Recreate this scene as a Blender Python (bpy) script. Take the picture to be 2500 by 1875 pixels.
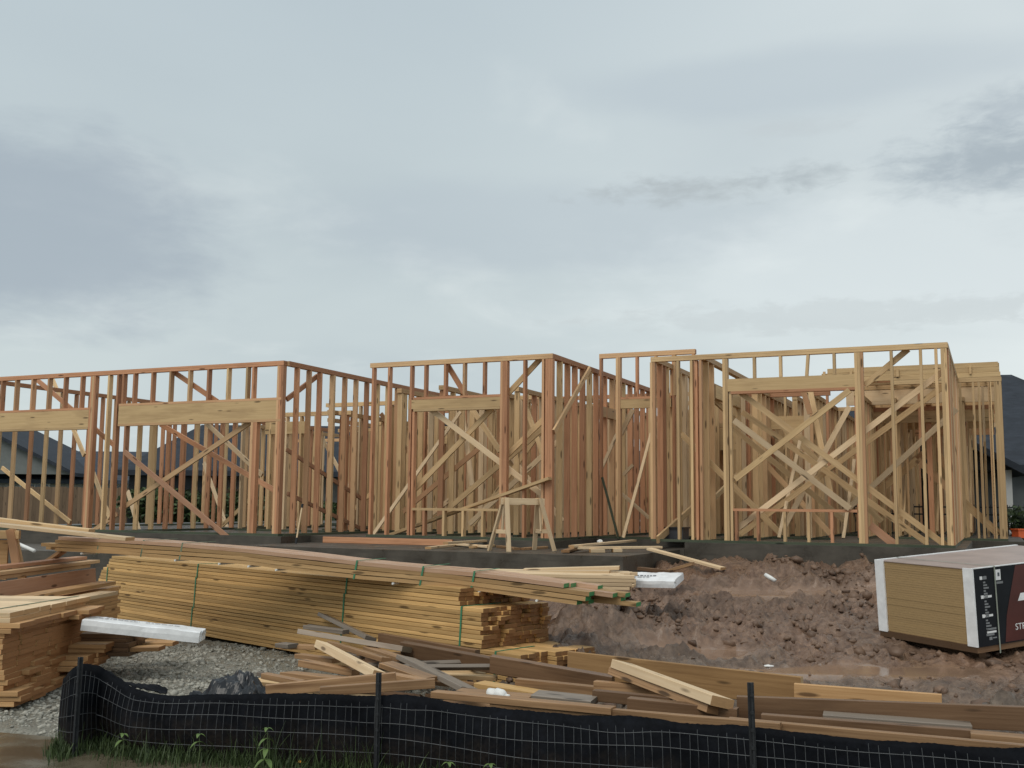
import bpy, bmesh, math, random
import numpy as np
from mathutils import Vector, Matrix
random.seed(7); rng = np.random.default_rng(11)
R = math.radians
scene = bpy.context.scene
for o in list(bpy.data.objects): bpy.data.objects.remove(o)

# ------------------------------------------------------------------ camera
F, PITCH, ROLL, EYE = 2595.0, R(6.58), R(0.55), 1.6
cam_d = bpy.data.cameras.new('camera'); cam = bpy.data.objects.new('camera', cam_d)
scene.collection.objects.link(cam); scene.camera = cam
cam_d.sensor_width = 36; cam_d.lens = F/2500*36; cam_d.clip_end = 3000; cam_d.clip_start = .05
cam.matrix_world = Matrix.Translation((0, 0, EYE)) @ Matrix.Rotation(R(90)+PITCH, 4, 'X') @ Matrix.Rotation(ROLL, 4, 'Z')
scene.render.resolution_x = 1024; scene.render.resolution_y = 768

# ------------------------------------------------------------------ light, sky, exposure
SUN_EL, SUN_AZ = R(54), R(215)          # azimuth clockwise from +Y: behind the camera, to the left
sun_d = bpy.data.lights.new('sun', 'SUN'); sun_d.energy = 1.5; sun_d.angle = R(38); sun_d.color = (1, .94, .84)
sun = bpy.data.objects.new('sun', sun_d); scene.collection.objects.link(sun)
sv = Vector((math.sin(SUN_AZ)*math.cos(SUN_EL), math.cos(SUN_AZ)*math.cos(SUN_EL), math.sin(SUN_EL)))
sun.rotation_euler = (-sv).to_track_quat('-Z', 'Y').to_euler(); sun.location = sv*60
scene.view_settings.view_transform = 'Standard'; scene.view_settings.look = 'None'
scene.view_settings.exposure = 0.16; scene.view_settings.gamma = 1; scene.view_settings.use_curve_mapping = False

class NT:
    """tiny helper to write node trees"""
    def __init__(s, tree): s.t = tree; s.n = tree.nodes; s.l = tree.links
    def add(s, typ, **kw):
        nd = s.n.new(typ)
        for k, v in kw.items():
            if k[0] == '_': nd.inputs[int(k[1:])].default_value = v
            else: setattr(nd, k, v)
        return nd
    def put(s, sock, v):
        if hasattr(v, 'is_output') or isinstance(v, bpy.types.NodeSocket): s.l.new(v, sock)
        else: sock.default_value = v
    def math(s, op, a, b=0.0, c=0.0, clamp=False):
        nd = s.n.new('ShaderNodeMath'); nd.operation = op; nd.use_clamp = clamp
        s.put(nd.inputs[0], a); s.put(nd.inputs[1], b); s.put(nd.inputs[2], c)
        return nd.outputs[0]
    def mix(s, f, a, b, mode='MIX'):
        nd = s.n.new('ShaderNodeMix'); nd.data_type = 'RGBA'; nd.blend_type = mode; nd.clamp_factor = True
        s.put(nd.inputs[0], f); s.put(nd.inputs[6], a if not isinstance(a, tuple) else (*a, 1)); s.put(nd.inputs[7], b if not isinstance(b, tuple) else (*b, 1))
        return nd.outputs[2]
    def rng(s, v, a, b, c=0., d=1., smooth=False):
        nd = s.n.new('ShaderNodeMapRange'); nd.interpolation_type = 'SMOOTHSTEP' if smooth else 'LINEAR'
        s.put(nd.inputs[0], v)
        for i, q in enumerate((a, b, c, d)): s.put(nd.inputs[i+1], q)
        return nd.outputs[0]
    def noise(s, vec, scale, detail=4, rough=.55, dist=0.):
        nd = s.n.new('ShaderNodeTexNoise'); s.l.new(vec, nd.inputs['Vector'])
        nd.inputs['Scale'].default_value = scale; nd.inputs['Detail'].default_value = detail
        nd.inputs['Roughness'].default_value = rough; nd.inputs['Distortion'].default_value = dist
        return nd.outputs[0]
    def vmath(s, op, a, b):
        nd = s.n.new('ShaderNodeVectorMath'); nd.operation = op
        s.put(nd.inputs[0], a); s.put(nd.inputs[1], b)
        return nd.outputs[0]

world = bpy.data.worlds.new('World'); scene.world = world; world.use_nodes = True
w = NT(world.node_tree); w.n.clear()
out = w.add('ShaderNodeOutputWorld'); bg = w.add('ShaderNodeBackground')
sky = w.add('ShaderNodeTexSky', sky_type='NISHITA'); sky.sun_disc = False
sky.sun_elevation = SUN_EL; sky.sun_rotation = SUN_AZ
tc = w.add('ShaderNodeTexCoord'); sep = w.add('ShaderNodeSeparateXYZ')
nrm = w.add('ShaderNodeVectorMath', operation='NORMALIZE'); w.l.new(tc.outputs['Generated'], nrm.inputs[0]); w.l.new(nrm.outputs[0], sep.inputs[0])
X, Y, Z = sep.outputs
az = w.math('ARCTAN2', X, Y); el = w.math('ARCSINE', Z)
elp = w.math('MAXIMUM', el, 0.0)
den = w.math('ADD', w.math('MAXIMUM', Z, 0.0), .16)
cx = w.math('DIVIDE', X, den); cy = w.math('DIVIDE', Y, den)
comb = w.add('ShaderNodeCombineXYZ'); w.l.new(cx, comb.inputs[0]); w.l.new(cy, comb.inputs[1]); comb.inputs[2].default_value = 3.1
n_big = w.noise(comb.outputs[0], .55, 5, .5, .5)
n_mid = w.noise(comb.outputs[0], 1.6, 6, .55, .3)
comb2 = w.add('ShaderNodeCombineXYZ'); w.l.new(w.math('MULTIPLY', az, 1.0), comb2.inputs[0]); w.l.new(w.math('MULTIPLY', el, 2.6), comb2.inputs[1]); comb2.inputs[2].default_value = 1.7
n_edge = w.noise(comb2.outputs[0], 9., 7, .6, .2)
n_fine = w.noise(comb2.outputs[0], 30., 7, .62, .3)
n_soft = w.noise(comb2.outputs[0], 3.2, 5, .5, .4)
# overcast: a little brighter low down and towards the sun's side of the cloud deck
base = w.mix(w.rng(elp, 0., .5, 0, 1), (.60, .668, .665), (.475, .555, .60))
base = w.mix(w.rng(az, -.15, .75, 0, .85, True), base, (.82, .875, .87))
base = w.mix(w.rng(elp, .30, .75, 0, .8, True), base, (.49, .565, .605))
base = w.mix(w.rng(n_big, .40, .68, 0, .38, True), base, (.415, .485, .53))
base = w.mix(w.rng(n_mid, .52, .74, 0, .42, True), base, (.75, .805, .80))
def blob(col, a0, e0, ra, re, amt, rag, lo=1.25, hi=.55, nz=None):
    global base
    da = w.math('DIVIDE', w.math('SUBTRACT', az, a0), ra); de = w.math('DIVIDE', w.math('SUBTRACT', el, e0), re)
    d = w.math('SQRT', w.math('ADD', w.math('MULTIPLY', da, da), w.math('MULTIPLY', de, de)))
    d = w.math('ADD', d, w.math('MULTIPLY', w.math('SUBTRACT', n_edge if nz is None else nz, .5), rag))
    base = w.mix(w.rng(d, lo, hi, 0, amt, True), base, col)
def azel(px, py):
    u, v = px-1250, py-937.5
    c, s = math.cos(ROLL), math.sin(ROLL); u, v = u*c+v*s, -u*s+v*c
    x, up = u/F, -v/F
    y = math.cos(PITCH)-up*math.sin(PITCH); z = math.sin(PITCH)+up*math.cos(PITCH)
    return math.atan2(x, y), math.atan2(z, math.hypot(x, y))
a, e = azel(60, 560);   blob((.345, .405, .465), a, e, .17, .085, .75, 1.1)
a, e = azel(1250, 560); blob((.42, .485, .545), a, e, .22, .045, .35, 1.6, nz=n_soft)
a, e = azel(2450, 390); blob((.36, .42, .465), a, e, .09, .03, .85, 2.2, 1.5, .1, nz=n_fine)
a, e = azel(2530, 250); blob((.38, .44, .49), a, e, .07, .018, .6, 2.2, 1.5, .1, nz=n_fine)
a, e = azel(1660, 468); blob((.43, .48, .50), a, e, .095, .013, .9, 3.4, 1.3, -.2, nz=n_fine)
a, e = azel(1960, 430); blob((.43, .485, .51), a, e, .05, .011, .9, 3.0, 1.35, -.1, nz=n_fine)
a, e = azel(1930, 310); blob((.52, .575, .60), a, e, .06, .012, .6, 3.0, 1.3, -.2, nz=n_fine)
a, e = azel(1900, 200); blob((.47, .54, .59), a, e, .25, .03, .55, 1.5, nz=n_soft)
a, e = azel(2150, 640); blob((.80, .86, .87), a, e, .24, .06, .28, 1.6)
a, e = azel(2080, 770); blob((.55, .60, .61), a, e, .22, .014, .5, 2.8, nz=n_fine)
skyc = w.add('ShaderNodeVectorMath', operation='SCALE'); w.l.new(sky.outputs[0], skyc.inputs[0]); skyc.inputs['Scale'].default_value = .10
tot = w.mix(.97, skyc.outputs[0], base)
w.l.new(tot, bg.inputs[0]); bg.inputs[1].default_value = .95
w.l.new(bg.outputs[0], out.inputs[0])

# ------------------------------------------------------------------ measuring helpers
def ray(px, py):
    u, v = px-1250, py-937.5
    c, s = math.cos(ROLL), math.sin(ROLL); u, v = u*c+v*s, -u*s+v*c
    x, up = u/F, -v/F
    return x, math.cos(PITCH)-up*math.sin(PITCH), math.sin(PITCH)+up*math.cos(PITCH)
def at(px, py, Yd):
    x, y, z = ray(px, py); k = Yd/y
    return Vector((x*k, Yd, EYE+z*k))
def onz(px, py, z0):
    x, y, z = ray(px, py); k = (z0-EYE)/z
    return Vector((x*k, y*k, z0))
ANG = R(24.4); CA, SA = math.cos(ANG), math.sin(ANG); OX, OY = .65, 17.5
def to_h(x, y): x, y = x-OX, y-OY; return x*CA-y*SA, x*SA+y*CA
def to_w(hx, hy): return OX+hx*CA+hy*SA, OY-hx*SA+hy*CA
def HW(hx, hy, z): return Vector((*to_w(hx, hy), z))
def front(px, py, hy):                  # point seen at a pixel, on the house plane hy = const -> (hx, z)
    x, y, z = ray(px, py)
    a_ = -OX*SA-OY*CA; k = (hy-a_)/(x*SA+y*CA)
    hx, _ = to_h(x*k, y*k); return hx, EYE+z*k
def side(px, py, hx):                   # ... on the plane hx = const -> (hy, z)
    x, y, z = ray(px, py)
    a_ = -OX*CA+OY*SA; k = (hx-a_)/(x*CA-y*SA)
    _, hy = to_h(x*k, y*k); return hy, EYE+z*k

# ------------------------------------------------------------------ building helpers
COL = scene.collection
def tag(o, label=None, cat=None, group=None, kind=None):
    if label: o['label'] = label
    if cat: o['category'] = cat
    if group: o['group'] = group
    if kind: o['kind'] = kind
    return o
def empty(name, loc, rz=0.0):
    o = bpy.data.objects.new(name, None); COL.objects.link(o); o.location = loc; o.rotation_euler = (0, 0, rz); o.empty_display_size = .2
    return o
def link(name, me, mat=None, parent=None, smooth=False):
    o = bpy.data.objects.new(name, me); COL.objects.link(o)
    if mat is not None and not me.materials: me.materials.append(mat)
    if mat is not None and me.materials[0] != mat:
        o.material_slots[0].link = 'OBJECT'; o.material_slots[0].material = mat
    if parent: o.parent = parent
    if smooth: me.polygons.foreach_set('use_smooth', [True]*len(me.polygons))
    return o
def pyd(name, v, f, mat=None, parent=None, smooth=False):
    me = bpy.data.meshes.new(name); me.from_pydata([tuple(p) for p in v], [], f); me.update()
    return link(name, me, mat, parent, smooth)
_cache = {}
def board_mesh(L, wd, t, ch):
    key = (round(L, 2), round(wd, 3), round(t, 3), ch)
    if key in _cache: return _cache[key]
    L = key[0]; a, b = wd/2, t/2
    if ch: ring = [(a-ch, -b), (a, -b+ch), (a, b-ch), (a-ch, b), (-a+ch, b), (-a, b-ch), (-a, -b+ch), (-a+ch, -b)]
    else: ring = [(a, -b), (a, b), (-a, b), (-a, -b)]
    n = len(ring)
    v = [(0, y, z) for y, z in ring]+[(L, y, z) for y, z in ring]
    f = [(i, (i+1) % n, n+(i+1) % n, n+i) for i in range(n)]+[tuple(range(n))[::-1], tuple(range(n, 2*n))]
    me = bpy.data.meshes.new('board'); me.from_pydata(v, [], [tuple(reversed(q)) if False else q for q in f]); me.update()
    bm = bmesh.new(); bm.from_mesh(me); bmesh.ops.recalc_face_normals(bm, faces=bm.faces); bm.to_mesh(me); bm.free()
    _cache[key] = me; return me
def basis(p0, p1, up=(0, 0, 1), roll=0.):
    x = (Vector(p1)-Vector(p0)).normalized(); u = Vector(up)
    y = u.cross(x)
    if y.length < 1e-4: y = Vector((0, 1, 0)).cross(x)
    y.normalize(); z = x.cross(y)
    m = Matrix((x, y, z)).transposed().to_4x4()
    return Matrix.Translation(p0) @ m @ Matrix.Rotation(roll, 4, 'X')
def board(name, p0, p1, wd, t, mat, parent=None, up=(0, 0, 1), roll=0., ch=0.0):
    """one timber: wd across, t thick (t lies along 'up')"""
    L = (Vector(p1)-Vector(p0)).length
    me = board_mesh(L, wd, t, ch)
    o = bpy.data.objects.new(name, me); COL.objects.link(o)
    if not me.materials: me.materials.append(mat)
    if me.materials[0] != mat: o.material_slots[0].link = 'OBJECT'; o.material_slots[0].material = mat
    if parent: o.parent = parent
    o.matrix_local = basis(p0, p1, up, roll)
    return o
class MB:
    """collects boxes / tubes / quads into one mesh"""
    def __init__(s): s.v = []; s.f = []
    def box(s, c, sz, rot=None):
        n = len(s.v)
        for k in range(8):
            p = Vector(((k & 1)-.5, (k >> 1 & 1)-.5, (k >> 2 & 1)-.5)); p = Vector((p.x*sz[0], p.y*sz[1], p.z*sz[2]))
            if rot is not None: p = rot @ p
            s.v.append(tuple(p+Vector(c)))
        s.f += [tuple(n+i for i in q) for q in ((0, 2, 3, 1), (4, 5, 7, 6), (0, 1, 5, 4), (2, 6, 7, 3), (0, 4, 6, 2), (1, 3, 7, 5))]; return s
    def bx(s, x0, x1, y0, y1, z0, z1): return s.box(((x0+x1)/2, (y0+y1)/2, (z0+z1)/2), (x1-x0, y1-y0, z1-z0))
    def bar(s, p0, p1, wd, t, up=(0, 0, 1)):
        m = basis(p0, p1, up); L = (Vector(p1)-Vector(p0)).length; n = len(s.v)
        for k in range(8): s.v.append(tuple(m @ Vector(((k & 1)*L, ((k >> 1 & 1)-.5)*wd, ((k >> 2 & 1)-.5)*t))))
        s.f += [tuple(n+i for i in q) for q in ((0, 2, 3, 1), (4, 5, 7, 6), (0, 1, 5, 4), (2, 6, 7, 3), (0, 4, 6, 2), (1, 3, 7, 5))]; return s
    def tube(s, pts, r, n=5, closed=False):
        pts = [Vector(p) for p in pts]; b0 = len(s.v)
        for i, p in enumerate(pts):
            d = (pts[min(i+1, len(pts)-1)]-pts[max(i-1, 0)]).normalized()
            u = d.cross(Vector((0, 0, 1)));
            if u.length < 1e-3: u = d.cross(Vector((0, 1, 0)))
            u.normalize(); q = d.cross(u); rr = r[i] if isinstance(r, (list, tuple)) else r
            for k in range(n):
                a_ = 2*math.pi*k/n; s.v.append(tuple(p+(u*math.cos(a_)+q*math.sin(a_))*rr))
        for i in range(len(pts)-1):
            for k in range(n):
                k2 = (k+1) % n; s.f.append((b0+i*n+k, b0+i*n+k2, b0+(i+1)*n+k2, b0+(i+1)*n+k))
        s.f.append(tuple(b0+k for k in range(n))[::-1]); s.f.append(tuple(b0+(len(pts)-1)*n+k for k in range(n))); return s
    def face(s, *p):
        n = len(s.v); s.v += [tuple(q) for q in p]; s.f.append(tuple(range(n, n+len(p)))); return s
    def build(s, name, mat, parent=None, smooth=False): return pyd(name, s.v, s.f, mat, parent, smooth)

# ------------------------------------------------------------------ materials
def bsdf(name, rough=.7, spec=.3):
    m = bpy.data.materials.new(name); m.use_nodes = True; t = NT(m.node_tree)
    b = m.node_tree.nodes['Principled BSDF']; b.inputs['Roughness'].default_value = rough; b.inputs['Specular IOR Level'].default_value = spec
    return m, t, b
def bump(t, b, h, strength=.3, dist=.01):
    nd = t.add('ShaderNodeBump'); nd.inputs['Strength'].default_value = strength; nd.inputs['Distance'].default_value = dist
    t.l.new(h, nd.inputs['Height']); t.l.new(nd.outputs[0], b.inputs['Normal'])
def plain(name, col, rough=.6, var=.15, scale=6., bmp=.15, spec=.3, metal=0.):
    m, t, b = bsdf(name, rough, spec); b.inputs['Metallic'].default_value = metal
    tc = t.add('ShaderNodeTexCoord'); n1 = t.noise(tc.outputs['Object'], scale, 6, .6)
    n2 = t.noise(tc.outputs['Object'], scale*.21, 3, .5)
    c = t.mix(t.rng(n1, .3, .7), tuple(x*(1-var) for x in col), tuple(min(1, x*(1+var)) for x in col))
    c = t.mix(t.rng(n2, .4, .7, 0, var*1.5), c, tuple(x*.55 for x in col))
    t.l.new(c, b.inputs['Base Color']); bump(t, b, n1, bmp, .01); return m
def wood(name, c1, c2, dark, end, var=.35, wet=.35, rough=.62, redc=None, redp=.0, bright=(.74, 1.14)):
    m, t, b = bsdf(name, rough, .25)
    tc = t.add('ShaderNodeTexCoord'); oi = t.add('ShaderNodeObjectInfo'); rnd = oi.outputs['Random']
    off = t.add('ShaderNodeCombineXYZ'); t.l.new(t.math('MULTIPLY', rnd, 37.), off.inputs[0]); t.l.new(t.math('MULTIPLY', rnd, 91.), off.inputs[1]); t.l.new(t.math('MULTIPLY', rnd, 53.), off.inputs[2])
    p = t.vmath('ADD', tc.outputs['Object'], off.outputs[0])
    grain = t.noise(t.vmath('MULTIPLY', p, (1.6, 55., 55.)), 1.0, 4, .6, .6)
    blot = t.noise(t.vmath('MULTIPLY', p, (1.1, 6., 6.)), 1.0, 3, .55, .3)
    col = t.mix(t.rng(grain, .3, .72), c1, c2)
    if redc: col = t.mix(t.rng(t.math('FRACT', t.math('MULTIPLY', rnd, 7.31)), 1-redp-.1, 1-redp+.1), col, redc)
    col = t.mix(t.rng(blot, .5, .75, 0, wet), col, dark)
    vor = t.add('ShaderNodeTexVoronoi'); vor.inputs['Scale'].default_value = 1.0; vor.feature = 'F1'
    t.l.new(t.vmath('MULTIPLY', p, (1.9, 9.5, 9.5)), vor.inputs['Vector'])
    col = t.mix(t.rng(vor.outputs['Distance'], .10, .17, .8, 0.), col, tuple(x*.32 for x in dark))
    br = t.rng(t.math('FRACT', t.math('MULTIPLY', rnd, 13.7)), 0, 1, bright[0], bright[1])
    sc = t.add('ShaderNodeVectorMath', operation='SCALE'); t.l.new(col, sc.inputs[0]); t.l.new(br, sc.inputs['Scale'])
    nsep = t.add('ShaderNodeSeparateXYZ'); t.l.new(tc.outputs['Normal'], nsep.inputs[0])
    isend = t.rng(t.math('ABSOLUTE', nsep.outputs[0]), .8, .9)
    rings = t.noise(t.vmath('MULTIPLY', p, (1., 22., 60.)), 1., 3, .6, 1.5)
    endc = t.mix(rings, tuple(x*.8 for x in end), tuple(min(1, x*1.25) for x in end))
    col = t.mix(isend, sc.outputs[0], endc)
    t.l.new(col, b.inputs['Base Color'])
    t.l.new(t.rng(blot, .45, .75, rough, rough*(1-.5*wet)), b.inputs['Roughness'])
    bump(t, b, grain, .35, .004); return m
W_RED = wood('fir_red', (.58, .305, .17), (.43, .20, .105), (.26, .112, .055), (.32, .15, .075), redc=(.64, .42, .23), redp=.25, bright=(.72, 1.15), wet=.45)
W_TAN = wood('spruce_tan', (.69, .49, .27), (.54, .355, .18), (.31, .19, .09), (.38, .24, .12), redc=(.58, .33, .18), redp=.2, bright=(.72, 1.18), wet=.5)
W_YEL = wood('pine_yellow', (.72, .46, .195), (.53, .315, .12), (.29, .15, .052), (.22, .11, .045), wet=.45, bright=(.68, 1.15))
W_LEFT = wood('pine_orange', (.58, .36, .175), (.44, .245, .105), (.24, .115, .05), (.27, .125, .05), wet=.45, bright=(.8, 1.12))
W_PALE = wood('pine_pale', (.72, .55, .36), (.62, .45, .27), (.34, .21, .11), (.42, .25, .12), wet=.3)
W_ROSE = wood('fir_rose', (.52, .30, .19), (.43, .22, .125), (.27, .12, .065), (.30, .15, .08), redc=(.50, .33, .18), redp=.4, wet=.4)
W_RGEND = wood('fir_rose_green_end', (.57, .38, .26), (.43, .255, .155), (.32, .18, .10), (.05, .23, .085), wet=.55, rough=.4)
W_WET = wood('wet_scrap', (.21, .125, .07), (.14, .078, .042), (.07, .04, .025), (.10, .06, .035), wet=.7, rough=.42)
W_SCR = wood('scrap_brown', (.45, .275, .145), (.24, .13, .062), (.10, .055, .03), (.24, .13, .06), wet=.6, rough=.5)
W_GREY = wood('scrap_grey', (.25, .21, .17), (.17, .14, .115), (.09, .07, .055), (.13, .11, .09), wet=.5, rough=.45)
W_GRN = wood('treated_green', (.10, .115, .075), (.065, .08, .055), (.035, .045, .035), (.06, .075, .05), wet=.6, rough=.3)
W_GEND = wood('pine_green_end', (.52, .34, .165), (.36, .215, .095), (.28, .17, .075), (.05, .23, .085), wet=.35)
W_HEAD = wood('header_lumber', (.62, .44, .235), (.50, .34, .17), (.28, .17, .085), (.30, .19, .10), wet=.5, bright=(.9, 1.08))
W_FENCE = wood('fence_picket', (.20, .135, .085), (.15, .10, .065), (.09, .06, .04), (.1, .07, .05), wet=.5)
M_STRAP = plain('green_strap', (.06, .22, .12), .45, .1)
M_WHITE = plain('white_wrap', (.80, .81, .82), .35, .12, 9, .25)
M_INK = plain('dark_print', (.10, .11, .13), .6)
M_PVC = plain('white_plastic', (.72, .72, .70), .4, .08)
M_BLACK = plain('black_film', (.012, .014, .018), .33, .3, 8, .4, .5)
M_FABRIC = plain('silt_fabric', (.005, .006, .0085), .75, .4, 26, .4, .09)
_nt = M_FABRIC.node_tree; _t = NT(_nt); _b = _nt.nodes['Principled BSDF']; _src = _b.inputs['Base Color'].links[0].from_socket      # mud splashed up from the ground
_tc = _t.add('ShaderNodeTexCoord'); _sp = _t.add('ShaderNodeSeparateXYZ'); _t.l.new(_tc.outputs['Object'], _sp.inputs[0])
_n = _t.noise(_tc.outputs['Object'], 7., 6, .65); _n2 = _t.noise(_tc.outputs['Object'], 40., 4, .6)
_k = _t.math('MULTIPLY', _t.rng(_t.math('SUBTRACT', _sp.outputs[2], _t.math('MULTIPLY', _n, .42)), .06, -.16), _t.rng(_n2, .35, .6, .3, 1.))
_t.l.new(_t.mix(_t.math('MULTIPLY', _k, .3), _src, (.085, .062, .043)), _b.inputs['Base Color'])
M_WIRE = plain('grey_wire', (.085, .09, .095), .5, .2, 20, .1, .4, .4)
M_STEEL = plain('dark_stake', (.022, .024, .027), .55, .3, 20, .3, .4)

# ------------------------------------------------------------------ terrain
def _hash(ix, iy, s):
    h = np.sin(ix*127.1+iy*311.7+s*74.7)*43758.5453
    return h-np.floor(h)
def vnoise(x, y, s=0):
    ix, iy = np.floor(x), np.floor(y); fx, fy = x-ix, y-iy
    fx = fx*fx*fx*(fx*(fx*6-15)+10); fy = fy*fy*fy*(fy*(fy*6-15)+10)
    a_, b_, c_, d_ = _hash(ix, iy, s), _hash(ix+1, iy, s), _hash(ix, iy+1, s), _hash(ix+1, iy+1, s)
    return (a_*(1-fx)+b_*fx)*(1-fy)+(c_*(1-fx)+d_*fx)*fy-.5
def fbm(x, y, sc, octv, s=0, g=.5):
    r = 0*x; a_ = 1.; c, q = math.cos(.7), math.sin(.7)
    for k in range(octv):
        r = r+a_*vnoise(x*sc, y*sc, s+k*3.7); a_ *= g; sc *= 2.03; x, y = x*c-y*q, x*q+y*c
    return r
def sstep(v, a_, b_): t = np.clip((v-a_)/(b_-a_), 0, 1); return t*t*(3-2*t)
def gauss(x, y, cx_, cy_, rx, ry): return np.exp(-((x-cx_)/rx)**2-((y-cy_)/ry)**2)
PAVE = [onz(px, py, 0.) for px, py in ((-420, 1775), (-60, 1783), (110, 1797), (230, 1808), (420, 1832), (700, 1861), (1000, 1893), (1500, 1945), (2700, 2080))]
def pave_y(x): return np.interp(x, [p.x for p in PAVE], [p.y for p in PAVE])
OSB_N = (4.31, 10.0)
def masks(x, y):
    hx, hy = (x-OX)*CA-(y-OY)*SA, (x-OX)*SA+(y-OY)*CA
    pv = sstep(y-pave_y(x), .10, -.06)
    wob = fbm(x, y, .9, 3, 5.)*.9
    grav = sstep(-.55-x+wob*.8, -.2, .5)*sstep(hy, -3.8, -5.2)
    return hx, hy, pv, grav
def ground(x, y):
    x = np.asarray(x, float); y = np.asarray(y, float)
    hx, hy, pv, grav = masks(x, y)
    z = np.interp(hy, [-60, -11.3, -10.4, -7.4, -5.3, -3, -.8, .9, 6, 14, 30, 60, 400], [0, 0, .03, .14, .23, .42, .63, .70, .68, .6, .45, .3, .3])
    zl = np.interp(hy, [-60, -11.3, -10.4, -5, -3.3, -2.5, 0, 30, 60, 400], [0, 0, .02, .05, .16, .5, .6, .45, .3, .3])
    lf = sstep(x, .9, -.3); z = z*(1-lf)+zl*lf
    near = sstep(np.hypot(x, y), 26, 18)*sstep(y-pave_y(x), 0., .7)
    mud = near*(1-grav)
    calm = 1-.85*gauss(x, y, 4.6, 11.2, 1.7, 1.5)            # under the panel stack
    calm = calm*(1-.6*gauss(x, y, 2.9, 8.6, 1.4, 1.0))
    z = z+mud*calm*(.13*fbm(x, y, .8, 2, 1.)+.16*np.abs(fbm(x, y, 1.7, 3, 2.))+.11*fbm(x, y, 3.1, 3, 3.)+.15*np.maximum(fbm(x, y, 5.2, 4, 9., .62), -.10)+.10*np.abs(fbm(x, y, 9.5, 3, 17., .6))-.07)
    z = z+near*grav*(.03*fbm(x, y, 1.2, 3, 4.)+.035*fbm(x, y, 9., 3, 6.))
    z = z+.07*gauss(x, y, -2.2, 9.0, 1.3, .8)*near-.02*grav*near
    z = z+near*sstep(hx, 1.6, 2.6)*(.10*np.exp(-((hy+.5)/.9)**2))*(1+1.2*fbm(x, y, 2.1, 3, 12.))
    z = z+.20*gauss(x, y, .95, 11.2, .8, 1.1)*(1+1.5*np.abs(fbm(x, y, 3.5, 3, 14.)))
    z = z+.14*gauss(x, y, 3.2, 11.6, .7, .45)*(1+1.0*fbm(x, y, 4.5, 3, 15.))
    lump = gauss(x, y, 1.6, 12.3, .9, .6)+gauss(x, y, 3.4, 12.2, 1.0, .5)+.8*gauss(x, y, .8, 10.8, .7, 1.0)+.5*gauss(x, y, 3.6, 8.0, 1.2, .5)
    z = z+lump*near*(.30*np.maximum(fbm(x, y, 3.8, 4, 61., .6), -.08)+.10*np.abs(fbm(x, y, 9., 3, 63., .6)))
    for k_, off_ in ((.05, 0.), (.05, 1.55)):      # wheel ruts
        rc = 8.35+off_+.10*(x-2.5)+.12*np.sin(x*.9+off_); rw = np.exp(-((y-rc)/.11)**2); rs = np.exp(-((np.abs(y-rc)-.2)/.08)**2)
        rm = sstep(x, .9, 2.0)*near*calm*(.6+.8*np.abs(fbm(x, y, 2., 2, 71.))); z = z-k_*rw*rm+.025*rs*rm
    # puddle hollows fill flat
    for cx_, cy_, rx, ry, lv in ((3.5, 14.0, 1.7, .55, None), (1.9, 10.5, .8, .5, None), (3.2, 9.6, 1.5, .5, None), (1.3, 13.2, .9, .35, None)):
        g_ = sstep(gauss(x, y, cx_, cy_, rx, ry)+.25*fbm(x, y, 1.7, 3, 21.), .35, .75)
        lv = float(np.interp(((cx_-OX)*SA+(cy_-OY)*CA), [-11.3, -7.4, -5.3, -3, -.8], [0, .14, .23, .42, .63]))+.0
        z = z*(1-g_)+lv*g_
    # under the slab the ground stays low
    ins = sstep(hy, 1.0, 1.35)*sstep(hx, -15, -14.5)*sstep(hx, 8., 7.6)*sstep(hy, 16.5, 16)
    z = z*(1-ins)+.55*ins
    ins = sstep(hy, -1.9, -1.6)*sstep(hx, 1.9, 1.6)*sstep(hx, -15, -14.5)*sstep(hy, 16.5, 16)
    z = z*(1-ins)+.55*ins
    z = z*(1-pv)+(-.06)*pv
    return z
def axis(lo, hi, step, far_lo, far_hi):
    c = list(np.arange(lo, hi, step)); s = step; v = hi
    while v < far_hi: c.append(v); s *= 1.22; v += s
    c.append(far_hi); s = step; v = lo-step; pre = []
    while v > far_lo: pre.append(v); s *= 1.22; v -= s
    pre.append(far_lo); return np.array(pre[::-1]+c)
gx = axis(-5.6, 7.2, .030, -700, 700); gy = axis(5.4, 14.4, .028, -60, 1200)
XX, YY = np.meshgrid(gx, gy); ZZ = ground(XX, YY)
nx, ny = len(gx), len(gy)
V = np.stack([XX, YY, ZZ], -1).reshape(-1, 3)
I = (np.arange(ny-1)[:, None]*nx+np.arange(nx-1)[None]).reshape(-1)
Fq = np.stack([I, I+1, I+1+nx, I+nx], -1)
me = bpy.data.meshes.new('ground'); me.vertices.add(len(V)); me.vertices.foreach_set('co', V.ravel())
me.loops.add(Fq.size); me.loops.foreach_set('vertex_index', Fq.ravel().astype(np.int32))
me.polygons.add(len(Fq)); me.polygons.foreach_set('loop_start', np.arange(0, Fq.size, 4, dtype=np.int32)); me.polygons.foreach_set('loop_total', np.full(len(Fq), 4, np.int32))
me.update(); me.polygons.foreach_set('use_smooth', [True]*len(Fq))
hxs, hys, pvs, grs = masks(XX, YY)
redm = sstep(hys+1.6*fbm(XX, YY, .6, 3, 8.), -8.6, -5.2)*sstep(XX, -.5, .8)
turf = np.maximum(sstep(np.hypot(XX, YY), 19, 24), sstep(hxs, 7.6, 9.))*sstep(YY, 4, 8)
pud = np.zeros_like(XX)
for cx_, cy_, rx, ry in ((3.5, 14.0, 1.7, .55), (1.9, 10.5, .8, .5), (3.2, 9.6, 1.5, .5), (1.3, 13.2, .9, .35)):
    pud = np.maximum(pud, sstep(gauss(XX, YY, cx_, cy_, rx, ry)+.25*fbm(XX, YY, 1.7, 3, 21.), .35, .75))
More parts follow.
